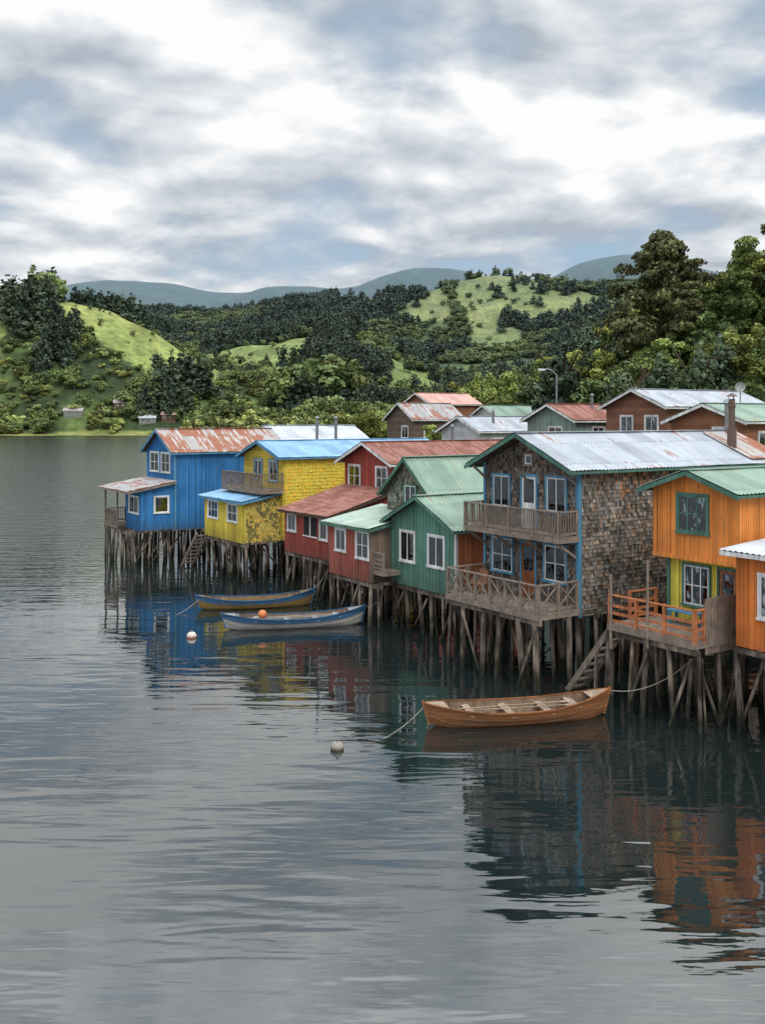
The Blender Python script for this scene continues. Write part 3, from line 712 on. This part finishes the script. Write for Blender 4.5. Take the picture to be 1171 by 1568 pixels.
ys = np.concatenate([np.linspace(-60, 300, 150), np.linspace(304, 500, 20), np.linspace(505, 700, 90), np.linspace(706, 1100, 80), np.linspace(1112, 1750, 70), np.linspace(1800, 3000, 20), np.linspace(3030, 4700, 90), np.linspace(4800, 6800, 14)])
T, Y = np.meshgrid(ths, ys)
X = T*(np.maximum(Y, 0)+140)
Z = Hf(X, Y)
P = pasture(X, Y)
g1 = fbm(X, Y, 30, 41); g2 = fbm(X, Y, 6, 43)
forest = np.array([.045, .066, .028]); scrub = np.array([.12, .165, .05]); grass = np.array([.25, .285, .085]); mud = np.array([.05, .042, .032])
k = np.clip((g1-.4)*4, 0, 1)[..., None]
col = forest*(1-k)+scrub*k
g3 = fbm(X, Y, 90, 47)[..., None]
pg = grass*(.68+.6*g2[..., None])*(1+(g3-.5)*np.array([1.0, .5, .6]))
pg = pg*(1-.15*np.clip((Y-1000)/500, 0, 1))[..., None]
col = np.where(P[..., None] > .5, pg, col)
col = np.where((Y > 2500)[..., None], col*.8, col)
col = np.where(((Z < 2.2))[..., None], mud, col)
col = np.where(((Z >= .15) & (Z < 2.6) & (Y > 450))[..., None], np.array([.23, .25, .08]), col)
me = bpy.data.meshes.new('terrain'); nv, nu = X.shape
verts = np.stack([X, Y, Z], -1).reshape(-1, 3)
idx = np.arange(nv*nu).reshape(nv, nu)
faces = np.stack([idx[:-1, :-1], idx[:-1, 1:], idx[1:, 1:], idx[1:, :-1]], -1).reshape(-1, 4)
me.from_pydata(verts.tolist(), [], faces.tolist()); me.update()
a = me.attributes.new('Col', 'FLOAT_COLOR', 'POINT'); arr = np.ones((nv*nu, 4), np.float32); arr[:, :3] = col.reshape(-1, 3); a.data.foreach_set('color', arr.ravel())
me.polygons.foreach_set('use_smooth', [True]*len(me.polygons))
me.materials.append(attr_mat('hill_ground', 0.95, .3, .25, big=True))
ROOT.objects.link(bpy.data.objects.new('terrain', me))

# ------------------------------------------------------------------ vegetation
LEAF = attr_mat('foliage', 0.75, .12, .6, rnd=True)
GAIN = 2.1; TINT = np.array([1.0, .94, 1.25])
def crown(lobes, n, leaf, base, seed, flat=1.0, colvar=.3, inner=.72):
    r = np.random.default_rng(seed); L = np.array(lobes, float)   # x y z rx rz
    wts = L[:, 3]**2; wts /= wts.sum(); pick = r.choice(len(L), n, p=wts)
    d = r.normal(size=(n, 3)); d[:, 2] += .15; d /= np.linalg.norm(d, axis=1)[:, None]
    rad = inner+(1.10-inner)*r.random(n)**.6
    c = L[pick]; pos = c[:, :3]+d*np.stack([c[:, 3], c[:, 3], c[:, 4]], -1)*rad[:, None]
    nrm = d+r.normal(size=(n, 3))*.5; nrm /= np.linalg.norm(nrm, axis=1)[:, None]
    t = np.cross(nrm, r.normal(size=(n, 3))); t /= np.linalg.norm(t, axis=1)[:, None]; b = np.cross(nrm, t)
    s = leaf*(.5+1.0*r.random(n))[:, None]
    v = np.stack([pos-t*s-b*s*.4, pos+t*s*.3-b*s*.8, pos+t*s+b*s*.4, pos-t*s*.3+b*s*.8], 1).reshape(-1, 3)
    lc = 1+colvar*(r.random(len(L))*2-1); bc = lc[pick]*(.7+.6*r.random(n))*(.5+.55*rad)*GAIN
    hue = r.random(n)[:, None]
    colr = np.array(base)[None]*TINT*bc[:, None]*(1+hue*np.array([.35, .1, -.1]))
    return v, colr
def tree_obj(name, lobes, n, leaf, base, seed, trunk, coll=None, link=True, inner=.68, mat=None, colvar=.3):
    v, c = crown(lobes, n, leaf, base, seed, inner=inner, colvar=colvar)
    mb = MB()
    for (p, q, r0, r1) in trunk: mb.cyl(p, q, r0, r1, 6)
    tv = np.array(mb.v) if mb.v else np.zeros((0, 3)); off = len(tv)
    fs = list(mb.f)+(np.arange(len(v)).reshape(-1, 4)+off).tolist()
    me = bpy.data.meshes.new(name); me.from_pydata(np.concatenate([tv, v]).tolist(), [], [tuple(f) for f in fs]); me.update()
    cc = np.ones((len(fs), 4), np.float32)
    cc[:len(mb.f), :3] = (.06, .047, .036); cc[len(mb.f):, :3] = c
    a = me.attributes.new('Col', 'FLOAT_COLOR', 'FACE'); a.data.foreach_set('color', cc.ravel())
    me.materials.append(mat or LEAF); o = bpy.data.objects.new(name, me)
    if coll: coll.objects.link(o)
    elif link: ROOT.objects.link(o)
    return o
def broad_lobes(seed, n=10, spread=.26, zc=.6, zs=.2, r0=.12, r1=.22, core=.22):
    r = random.Random(seed); L = [(0, 0, zc, core, core*1.05)]
    for i in range(n):
        a = r.uniform(0, 6.28); q = spread*r.uniform(.35, 1.1); L.append((q*math.cos(a), q*math.sin(a), zc+r.uniform(-zs, zs), r.uniform(r0, r1), r.uniform(r0, r1)*.8))
    return L
def trunk(h=.5, r=.03, seed=0):
    rr = random.Random(seed); T_ = [((0, 0, -.08), (0, 0, h), r, r*.55)]
    for i in range(5):
        a = i*1.3+rr.random(); T_.append(((0, 0, h*rr.uniform(.5, .9)), (.2*math.cos(a), .2*math.sin(a), h+rr.uniform(.0, .2)), r*.45, r*.15))
    return T_
def conif_lobes(seed, n=9, w=.2):
    r = random.Random(seed); L = []
    for i in range(n):
        k = i/(n-1); z = .14+.84*k; rad = w*(1-k)**.75+.025
        for j in range(3 if k < .8 else 1):
            a = r.uniform(0, 6.28); L.append((rad*.45*math.cos(a), rad*.45*math.sin(a), z+r.uniform(-.03, .03), rad*r.uniform(.55, .9), .06+.03*(1-k)))
    return L
def collection(name): return bpy.data.collections.new(name)
farC = collection('far_tree_sources')
for i in range(3): tree_obj('a_conifer_%d' % i, conif_lobes(i, 9, .2+.03*i), 420, .039, (.019, .034, .019), i, [((0, 0, -.1), (0, 0, .9), .015, .005)], farC)
for i in range(3): tree_obj('b_broadleaf_%d' % i, broad_lobes(i+10, 12, .3, .58, .24, .08, .2, .18), 560, .045, (.055, .088, .028), i+10, [((0, 0, -.1), (0, 0, .5), .03, .015)], farC, inner=.55)
for i in range(2): tree_obj('c_willow_%d' % i, broad_lobes(i+30, 12, .36, .40, .2, .1, .2, .2), 560, .048, (.105, .15, .046), i+30, [((0, 0, -.1), (0, 0, .4), .03, .015)], farC, inner=.55)
nearC = collection('near_tree_sources')
gc = [(.054, .092, .024), (.084, .120, .028), (.042, .072, .022), (.10, .118, .036)]
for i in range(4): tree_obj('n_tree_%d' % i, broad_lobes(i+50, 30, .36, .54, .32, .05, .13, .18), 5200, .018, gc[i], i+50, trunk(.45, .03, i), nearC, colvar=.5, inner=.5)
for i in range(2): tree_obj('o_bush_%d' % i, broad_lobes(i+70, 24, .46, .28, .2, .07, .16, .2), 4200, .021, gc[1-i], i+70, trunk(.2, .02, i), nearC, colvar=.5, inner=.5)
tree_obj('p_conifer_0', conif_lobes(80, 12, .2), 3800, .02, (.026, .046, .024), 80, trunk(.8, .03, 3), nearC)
def scatter(name, pts, coll):
    p = np.array(pts, float); n = len(p)
    me = bpy.data.meshes.new(name); me.from_pydata(p[:, :3].tolist(), [], [])
    s = me.attributes.new('sc', 'FLOAT_VECTOR', 'POINT'); s.data.foreach_set('vector', np.stack([p[:, 3]*p[:, 5], p[:, 3]*p[:, 5], p[:, 3]], -1).astype(np.float32).ravel())
    q = me.attributes.new('idx', 'INT', 'POINT'); q.data.foreach_set('value', p[:, 4].astype(np.int32))
    rr = me.attributes.new('rz', 'FLOAT_VECTOR', 'POINT'); rv = np.zeros((n, 3), np.float32); rv[:, 2] = rng.random(n)*6.28; rr.data.foreach_set('vector', rv.ravel())
    o = bpy.data.objects.new(name, me); ROOT.objects.link(o)
    g = bpy.data.node_groups.new(name, 'GeometryNodeTree')
    g.interface.new_socket(name='Geometry', in_out='INPUT', socket_type='NodeSocketGeometry'); g.interface.new_socket(name='Geometry', in_out='OUTPUT', socket_type='NodeSocketGeometry')
    i_ = g.nodes.new('NodeGroupInput'); o_ = g.nodes.new('NodeGroupOutput')
    ci = g.nodes.new('GeometryNodeCollectionInfo'); ci.inputs[0].default_value = coll; ci.inputs[1].default_value = True; ci.inputs[2].default_value = True
    ip = g.nodes.new('GeometryNodeInstanceOnPoints'); ip.inputs['Pick Instance'].default_value = True
    def na(nm, dt):
        k_ = g.nodes.new('GeometryNodeInputNamedAttribute'); k_.data_type = dt; k_.inputs[0].default_value = nm; return k_.outputs[0]
    L = g.links.new
    L(i_.outputs[0], ip.inputs['Points']); L(ci.outputs[0], ip.inputs['Instance']); L(na('idx', 'INT'), ip.inputs['Instance Index'])
    L(na('rz', 'FLOAT_VECTOR'), ip.inputs['Rotation']); L(na('sc', 'FLOAT_VECTOR'), ip.inputs['Scale']); L(ip.outputs[0], o_.inputs[0])
    md = o.modifiers.new('scatter', 'NODES'); md.node_group = g
    return o
def cand(x0, x1, y0, y1, n, kmax=.52):
    x = rng.uniform(x0, x1, n); y = rng.uniform(y0, y1, n); m = np.abs(x/y) < kmax
    return x[m], y[m]
pts = []
FH = [(-169, 534), (-128, 532), (-119, 537)]
x, y = cand(-360, 330, 505, 690, 7600); h = Hf(x, y); P = pasture(x, y); n = fbm(x, y, 30, 51)
for i in range(len(x)):
    if h[i] < .8: continue
    if P[i] > .5:
        if random.random() > .05: continue
        pts.append((x[i], y[i], h[i]-.3, random.uniform(1.5, 4.0), random.choice([3, 4, 5, 6]), 1.3)); continue
    sh = h[i] < 8
    r = random.random()
    near_h = any(abs(x[i]-a) < 11 and b-26 < y[i] < b+5 for a, b in FH)
    if near_h and (r > .55 or y[i] > 526): continue
    if sh: t, s, sx = (6+int(r*2) if r < .5 else 3+int(random.random()*3)), random.uniform(4, 12)*(.42 if near_h else 1), random.uniform(1.0, 1.6)
    elif n[i] > .62: t, s, sx = int(r*3), random.uniform(11, 22), 1.0
    elif n[i] > .52: t, s, sx = 3+int(r*3), random.uniform(6, 12), 1.2
    else:
        if r > .62: continue
        t, s, sx = (6 if r < .22 else 3+int(r*4) % 3), random.uniform(2.5, 6), 1.4
    pts.append((x[i], y[i], h[i]-.3, s, t, sx))
def clump(cx, cy, rx, ry, n_, s0, s1, kinds):
    for _ in range(n_):
        a = random.gauss(cx, rx); b = random.gauss(cy, ry); hh = float(Hf(a, b))
        if hh > 1: pts.append((a, b, hh-.5, random.uniform(s0, s1), random.choice(kinds), random.uniform(1.0, 1.4)))
clump(-232, 650, 9, 8, 36, 22, 34, [0, 1, 2, 3]); clump(-214, 600, 8, 8, 22, 20, 30, [0, 1, 2]); clump(-200, 664, 22, 5, 36, 14, 24, [0, 1, 2])
clump(-112, 575, 6, 8, 14, 18, 27, [0, 1, 2, 4]); clump(-52, 590, 9, 10, 20, 20, 32, [0, 1, 2, 4]); clump(-33, 600, 6, 8, 12, 24, 34, [3, 4, 1]); clump(-20, 560, 14, 8, 26, 10, 18, [3, 4, 5])
x, y = cand(-560, 520, 700, 1030, 12000, .5); h = Hf(x, y); P = pasture(x, y); n = fbm(x, y, 60, 53)
for i in range(len(x)):
    if P[i] > .5:
        if random.random() < .04: pts.append((x[i], y[i], h[i]-.3, random.uniform(3, 7), random.choice([3, 4, 5]), 1.2))
        continue
    if -150 < x[i] < -60 and 690 < y[i] < 770 and random.random() < .75: continue
    r = random.random()
    if n[i] > .50: t, s, sx = int(r*3), random.uniform(11, 21), 1.15
    elif n[i] > .40: t, s, sx = 3+int(r*3), random.uniform(7, 14), 1.2
    else:
        if r > .6: continue
        t, s, sx = (6 if r < .2 else 3+int(r*5) % 3), random.uniform(4, 8), 1.4
    pts.append((x[i], y[i], h[i]-.5, s, t, sx))
x, y = cand(-800, 800, 1080, 1630, 13000, .48); h = Hf(x, y); P = pasture(x, y); n = fbm(x, y, 110, 57)
for i in range(len(x)):
    r = random.random()
    if P[i] > .5 and r > .08: continue
    r = random.random()
    if n[i] > .52: t, s, sx = int(r*3), random.uniform(13, 23), 1.5
    elif P[i] > .5: t, s, sx = 3+int(r*3), random.uniform(4, 9), 1.6
    else: t, s, sx = 3+int(r*3), random.uniform(7, 12), 1.8
    pts.append((x[i], y[i], h[i]-1, s, t, sx))
clump(250, 1590, 14, 10, 20, 16, 24, [0, 1, 2]); clump(300, 1600, 25, 10, 30, 10, 18, [3, 4, 0]); clump(170, 1590, 20, 10, 20, 10, 16, [3, 4]); clump(150, 1530, 28, 35, 50, 12, 20, [0, 1, 3]); clump(230, 1400, 40, 20, 30, 10, 18, [0, 1, 3])
scatter('distant_forest', pts, farC)
pts = []
x, y = cand(4, 130, 92, 270, 2900, .55); h = Hf(x, y); n = fbm(x, y, 14, 61)
for i in range(len(x)):
    if h[i] < 3.5: continue
    if x[i] < 16 and y[i] < 112: continue
    if x[i]/y[i] > .2 and y[i] < 110 and random.random() < .25: continue
    r = random.random()
    t = 0 if r < .25 else 1 if r < .42 else 2 if r < .68 else 3 if r < .72 else 4 if r < .86 else 5
    if n[i] > .62 and r < .35: t = 6
    s = random.uniform(3.0, 8.4) if t < 4 else random.uniform(2.2, 4.8) if t < 6 else random.uniform(7, 12)
    if y[i] > 150: s *= 1.25
    pts.append((x[i], y[i], h[i]-.3, s, t, random.uniform(.7, 1.3)))
x, y = cand(2, 60, 58, 95, 260, .7); h = Hf(x, y)
for i in range(len(x)):
    if h[i] < 2.5 or x[i] < shore_x(y[i])+14: continue
    pts.append((x[i], y[i], h[i]-.2, random.uniform(2.0, 3.4), random.choice([4, 5, 1]), 1.2))
scatter('hillside_shrubs', pts, nearC)
def place(name, x, y, s, seed, base, n=7500, leaf=.0155, sx=1.0, z=None, lob=None, colvar=.5):
    o = tree_obj(name, lob or broad_lobes(seed, 32, .35, .55, .31, .05, .125, .18), n, leaf, base, seed, trunk(.5, .03, seed), colvar=colvar, inner=.5)
    o.location = (x, y, (float(Hf(x, y))-.3) if z is None else z); o.scale = (s*sx, s*sx, s); o.rotation_euler = (0, 0, seed)
    return o
r = random.Random(5); lob = []
for i in range(34):
    k = i/33; z = .20+.76*k; env = .33*(math.sin(math.pi*min(1, (k*.82+.18)))**.55)
    for j in range(4):
        a = r.uniform(0, 6.28); q = env*r.uniform(.2, 1.0); lob.append((q*math.cos(a), q*math.sin(a), z+r.uniform(-.03, .03), r.uniform(.045, .09), r.uniform(.022, .045)))
place('cypress_tree', 35.3, 124, 18.8, 5, (.036, .050, .020), 19000, .0115, 1.02, z=14.0, lob=lob, colvar=.5)
place('broadleaf_tree', -2.6, 98, 6.6, 91, (.085, .12, .028), z=4.2); place('broadleaf_tree', .6, 103, 6.2, 92, (.07, .11, .025), z=4.5)
place('broadleaf_tree', 12.5, 112, 9.5, 93, (.045, .075, .02)); place('broadleaf_tree', 17.5, 116, 9.5, 94, (.06, .095, .024)); place('broadleaf_tree', 8.5, 84, 3.8, 95, (.08, .12, .03), z=6)
place('broadleaf_tree', 46.8, 121, 12.0, 96, (.042, .072, .02), 10000, .013); place('broadleaf_tree', 43.2, 117, 10, 97, (.065, .10, .025), 9000, .014); place('broadleaf_tree', 40, 104, 8.5, 98, (.075, .11, .028)); place('broadleaf_tree', 29, 112, 7.5, 99, (.095, .09, .03))
place('broadleaf_tree', 5.0, 88, 4.0, 100, (.07, .11, .025), z=5.5); place('broadleaf_tree', 50.5, 119, 12, 101, (.05, .085, .022), 9000, .014)
def far_house(x, y, w, d, rot, wall, roof):
    z = float(Hf(x, y)); A = Asm('farmhouse', (x, y, z+.8), rot)
    ze = gable_roof(A, 0, d, 0, w, 3.0, 4.9, .4, roof, WHITE, period=1.0)
    prism(A.p('walls', wall), 0, d, 0, w, -3, ze, 4.7); window(A, 's', 1.2, 2.5, 1.2, 2.3); window(A, 's', 4, 5.3, 1.2, 2.3); A.done()
WGR = paint('grey_white_wall', (.40, .40, .39), .2, 'h', .3)
far_house(-175, 538, 6, 10, .1, WGR, GREYRUST); far_house(-133, 536, 6, 9, .3, WGR, WHITE_R); far_house(-122, 541, 5, 8, -.1, BROWN, PINK_R)
far_house(-150, 548, 5, 7, .2, BROWN, GREYRUST)

# ------------------------------------------------------------------ water
m = bpy.data.materials.new('lake_water'); m.use_nodes = True; nt = m.node_tree
b = nt.nodes['Principled BSDF']; b.inputs['Base Color'].default_value = (.010, .017, .017, 1); b.inputs['IOR'].default_value = 2.7
b.inputs['Specular IOR Level'].default_value = .5
pos = nd(nt, 'ShaderNodeNewGeometry').outputs['Position']
sp = nd(nt, 'ShaderNodeSeparateXYZ', {0: pos}).outputs
patch = noise(nt, mapv(nt, pos, (.03, .05, 1)), 1.0, 2, .5)
ex = M(nt, 'ADD', M(nt, 'MULTIPLY', sp[0], -1.0), M(nt, 'MULTIPLY', M(nt, 'SUBTRACT', sp[1], 40.0), .6))
ex = M(nt, 'ADD', ex, M(nt, 'MULTIPLY', M(nt, 'SUBTRACT', patch, .5), 30.0))
wind = ramp(nt, ex, 18, 55)          # open-water wind exposure, sheltered near the stilts
wv = noise(nt, mapv(nt, pos, (.26, 1.35, 1), rot=(0, 0, .10)), 1.0, 2, .45, .4)
w2 = noise(nt, mapv(nt, pos, (.9, 3.2, 1), rot=(0, 0, -.08)), 1.2, 2, .5, .3)
w3 = noise(nt, mapv(nt, pos, (.05, .14, 1)), 1.0, 2, .5)
w4 = noise(nt, mapv(nt, pos, (.35, 1.3, 1)), 1.0, 3, .6)
amp = ramp(nt, patch, .35, .65, .6, 1.2)
h = M(nt, 'MULTIPLY', M(nt, 'ADD', M(nt, 'MULTIPLY', wv, .028), M(nt, 'MULTIPLY', w2, .004)), amp)
h = M(nt, 'ADD', h, M(nt, 'MULTIPLY', w3, .04))
h = M(nt, 'ADD', h, M(nt, 'MULTIPLY', M(nt, 'MULTIPLY', w4, .17), wind))
bp = nd(nt, 'ShaderNodeBump', {'Height': h, 'Strength': 1.0, 'Distance': 1.0})
nt.links.new(bp.outputs[0], b.inputs['Normal'])
nt.links.new(ramp(nt, wind, 0, 1, .012, .16), b.inputs['Roughness'])
mb = MB(); mb.add([(-9000, -600, 0), (9000, -600, 0), (9000, 9000, 0), (-9000, 9000, 0)], [(0, 1, 2, 3)]); mb.obj('lake_water', m)

# ------------------------------------------------------------------ boats
def boat(name, loc, rot, L, B, lower, upper, inner, seatm, hs=.5):
    A = Asm(name, loc, rot); N = 28; J = 8
    def half(t): return B/2*max(0.0, (1-abs(t)**(2.3 if t > 0 else 2.9)))**.8+.02
    def sheer(t): return hs+(.38 if t > 0 else .26)*abs(t)**2.3
    def keel(t): return -.16+(.55*max(0, abs(t)-.8)/.2*.5)
    def P_(t, j, ins=0):
        q = j/J; b_ = half(t)-ins; b_ = max(b_, .005); z0 = keel(t)+ins; z1 = sheer(t)
        xx = t*L/2 + (.16*q*(1 if t > 0 else -1)*abs(t)**6)
        return (xx, b_*q**.55, z0+(z1-z0)*q**1.5)
    for sgn in (1, -1):
        for (nm, mat, ja, jb, ins) in (('hull', lower, 0, 6, 0), ('sheer_strake', upper, 6, 8, 0), ('hull_inside', inner, 0, 8, .035)):
            mb = A.p(nm, mat); mb.smooth = True; vs = []
            for i in range(N+1):
                t = -1+2*i/N
                for j in range(ja, jb+1):
                    p = P_(t, j, ins); vs.append((p[0], sgn*p[1], p[2]-(.012 if ins else 0)))
            c = jb-ja+1; mb.add(vs, [(i*c+j, (i+1)*c+j, (i+1)*c+j+1, i*c+j+1) for i in range(N) for j in range(c-1)])
        g = A.p('gunwale', upper); rb = A.p('rubbing_strake', inner)
        for i in range(N):
            t0 = -1+2*i/N; t1 = -1+2*(i+1)/N; a_ = P_(t0, J); b_ = P_(t1, J)
            g.beam((a_[0], sgn*(a_[1]-.01), a_[2]+.012), (b_[0], sgn*(b_[1]-.01), b_[2]+.012), .065, .035)
            for jj in (6, 4.4):
                a_ = P_(t0, jj); b_ = P_(t1, jj); rb.beam((a_[0], sgn*(a_[1]+.006), a_[2]), (b_[0], sgn*(b_[1]+.006), b_[2]), .018, .018)
        rs = A.p('ribs', inner)
        for i in range(2, N-1, 2):
            t = -1+2*i/N
            for j in range(2, 8): a_ = P_(t, j, .05); b_ = P_(t, j+1, .05); rs.beam((a_[0], sgn*a_[1], a_[2]), (b_[0], sgn*b_[1], b_[2]), .035, .025)
    fl = A.p('floor_boards', inner)
    for i in range(1, N-1):
        t0 = -1+2*i/N; t1 = t0+2/N; z = .1
        w0 = half(t0)*.80-.04; w1 = half(t1)*.80-.04
        if min(w0, w1) > .05: fl.add([(t0*L/2, -w0, z), (t1*L/2, -w1, z), (t1*L/2, w1, z), (t0*L/2, w0, z)], [(0, 1, 2, 3)])
    se = A.p('thwarts', seatm)
    for t in (-.55, -.12, .3, .62): b_ = half(t)*.96-.03; se.box(t*L/2-.12, t*L/2+.12, -b_, b_, sheer(t)-.14, sheer(t)-.10)
    oa = A.p('oars', seatm); oa.cyl((-L*.33, .12, hs-.02), (L*.26, .2, hs-.0), .022, n=6); oa.cyl((-L*.30, -.1, hs-.02), (L*.28, -.16, hs-.0), .022, n=6)
    for yy in (.2, -.16): oa.box(L*.26, L*.34, yy-.07, yy+.07, hs-.01, hs+.01)
    bd = A.p('end_decks', seatm)
    for s_ in (1, -1):
        t0 = s_*.8; b_ = half(t0)-.02; z = sheer(t0); tx = P_(s_, J)
        bd.add([(t0*L/2, -b_, z+.0), (t0*L/2, b_, z), (tx[0]-.02*s_, 0, tx[2]+.02)], [(0, 1, 2)])
        st = A.p('stem_post', upper); k_ = P_(s_, 0); st.beam((k_[0]-.02*s_, 0, keel(s_)-.05), (tx[0]+.03*s_, 0, tx[2]+.07), .06, .09)
    return A
BW = paint('boat_white', (.62, .62, .59), .6, 'h', .35, (.25, .22, .18)); BBL = paint('boat_blue', (.03, .18, .40), .6, 'h', .3); BYL = paint('boat_ochre', (.40, .24, .03), .6, 'h', .4)
BOR = paint('boat_varnish', (.46, .15, .035), .13, 'h', .65, (.17, .08, .04), .5); BIN = wood('boat_inside_wood', (.18, .12, .08)); BSE = wood('boat_pale_thwart', (.34, .26, .19))
A = boat('rowing_boat', (4.25, 30.75, 0), math.radians(11), 5.75, 1.55, BOR, BOR, BIN, BSE, .46); A.done()
A = boat('rowing_boat', (-4.0, 44.6, 0), math.radians(12), 6.2, 1.45, BW, BBL, BIN, BW, .46)
A.p('buoy_float', simple('orange_float', (.65, .2, .08), .5)).sphere((-1.45, 0, .62), .2); A.done()
A = boat('rowing_boat', (-6.35, 49.2, 0), math.radians(13), 5.6, 1.4, BYL, BBL, BIN, BYL, .44); A.done()
def buoy(x, y, r, mat, band):
    A = Asm('mooring_buoy', (x, y, 0)); m_ = A.p('float', mat); m_.smooth = True; m_.sphere((0, 0, r*.35), r, 12, .85)
    if band: A.p('band', band).cyl((0, 0, r*.12), (0, 0, r*.38), r*1.02, r*1.02, 24)
    A.p('ring', PIPE).cyl((0, 0, r*1.1), (0, 0, r*1.5), r*.18, n=8); A.done()
FO = simple('faded_orange', (.55, .22, .12), .6); GB = simple('grey_float', (.14, .12, .10), .8); WB = simple('white_float', (.62, .58, .52), .5); WB2 = simple('weathered_float', (.30, .27, .23), .8)
buoy(-8.25, 42.4, .21, WB, FO); buoy(-1.3, 28.1, .19, WB2, GB)
def rope(name, p, q, sag, n=14, r=.014):
    mb = MB(); p = Vector(p); q = Vector(q); pr = None
    for i in range(n+1):
        t = i/n; c = p.lerp(q, t); c.z -= sag*4*t*(1-t)
        if pr is not None: mb.cyl(pr, c, r, n=5)
        pr = c
    mb.obj(name, ROPE)
rope('mooring_rope', (1.3, 30.2, .62), (-.1, 28.9, -.02), .12, r=.010); rope('mooring_rope', (7.2, 31.35, .8), (9.6, 30.6, 1.9), .35); rope('mooring_rope', (-.85, 45.3, .8), (.2, 45.1, 1.7), .3)
rope('mooring_rope', (-9.1, 48.5, .5), (-10.0, 47.2, -.02), .08); rope('mooring_rope', (-3.6, 49.9, .7), (-2.9, 51.2, 1.6), .2)

# ------------------------------------------------------------------ sky, sun, camera
sun_el, sun_az = math.radians(48), math.radians(150)   # azimuth clockwise from +Y
wd = bpy.data.worlds.new('World'); scene.world = wd; wd.use_nodes = True; nt = wd.node_tree; nt.nodes.clear()
sky = nt.nodes.new('ShaderNodeTexSky'); sky.sky_type = 'NISHITA'; sky.sun_disc = False; sky.sun_elevation = sun_el; sky.sun_rotation = sun_az
tc = nd(nt, 'ShaderNodeTexCoord').outputs['Generated']; sp = nd(nt, 'ShaderNodeSeparateXYZ', {0: tc}).outputs
zz = M(nt, 'ADD', M(nt, 'MAXIMUM', sp[2], 0.0), .24)
pv = nd(nt, 'ShaderNodeCombineXYZ', {0: M(nt, 'DIVIDE', sp[0], zz), 1: M(nt, 'DIVIDE', sp[1], zz), 2: 0.0}).outputs[0]
# lumpy cloud density, plus the same field shifted towards the sun for relief shading
den = noise(nt, mapv(nt, pv, (1, 1, 1), (5.2, 1.1, 0)), 2.1, 8, .50, .12)
den2 = noise(nt, mapv(nt, pv, (1, 1, 1), (5.2+.03, 1.1-.08, 0)), 2.1, 8, .50, .12)
broad = noise(nt, mapv(nt, pv, (1, 1.2, 1), (1.2, 5.5, 4)), 1.5, 3, .5)
mask = ramp(nt, M(nt, 'ADD', M(nt, 'MULTIPLY', den, .65), M(nt, 'MULTIPLY', broad, .35)), .37, .47)
relief = M(nt, 'MULTIPLY', M(nt, 'SUBTRACT', den, den2), 1.2)
shade = M(nt, 'ADD', M(nt, 'ADD', M(nt, 'MULTIPLY', broad, .5), M(nt, 'MULTIPLY', den, .5)), relief)
cr = nt.nodes.new('ShaderNodeValToRGB'); e = cr.color_ramp.elements
e[0].position = .34; e[0].color = (.44, .49, .56, 1); e[1].position = .62; e[1].color = (.98, .985, .99, 1)
q = e.new(.47); q.color = (.65, .695, .745, 1)
nt.links.new(shade, cr.inputs[0])
blue = mixc(nt, .65, scalec(nt, sky.outputs[0], .10), (.42, .57, .72))
lowh = ramp(nt, sp[2], 0.0, .12, .45, 0.0)
c = mixc(nt, mask, blue, cr.outputs[0]); c = mixc(nt, lowh, c, (.78, .82, .86))
# overcast luminance rises towards the zenith
c = scalec(nt, c, ramp(nt, sp[2], .42, .95, 1.0, 3.2))
bg = nd(nt, 'ShaderNodeBackground', {0: c, 1: 1.0}); out = nd(nt, 'ShaderNodeOutputWorld', {0: bg.outputs[0]})
ld = bpy.data.lights.new('sun', 'SUN'); ld.energy = 1.3; ld.angle = math.radians(20); ld.color = (1, .96, .9)
lo = bpy.data.objects.new('sun', ld); ROOT.objects.link(lo)
dv = Vector((math.sin(sun_az)*math.cos(sun_el), math.cos(sun_az)*math.cos(sun_el), math.sin(sun_el)))
lo.rotation_euler = (-dv).to_track_quat('-Z', 'Y').to_euler(); lo.location = (0, 0, 60)
cd = bpy.data.cameras.new('camera'); co = bpy.data.objects.new('camera', cd); ROOT.objects.link(co)
co.location = (0, 0, 9.5); co.rotation_euler = (math.radians(90), 0, 0)
cd.sensor_fit = 'VERTICAL'; cd.sensor_height = 36; cd.sensor_width = 36; cd.lens = 1500/1568*36; cd.shift_y = -(784-640)/1568; cd.clip_end = 20000; cd.clip_start = .1
scene.camera = co
scene.view_settings.view_transform = 'Standard'; scene.view_settings.look = 'None'; scene.view_settings.exposure = 0
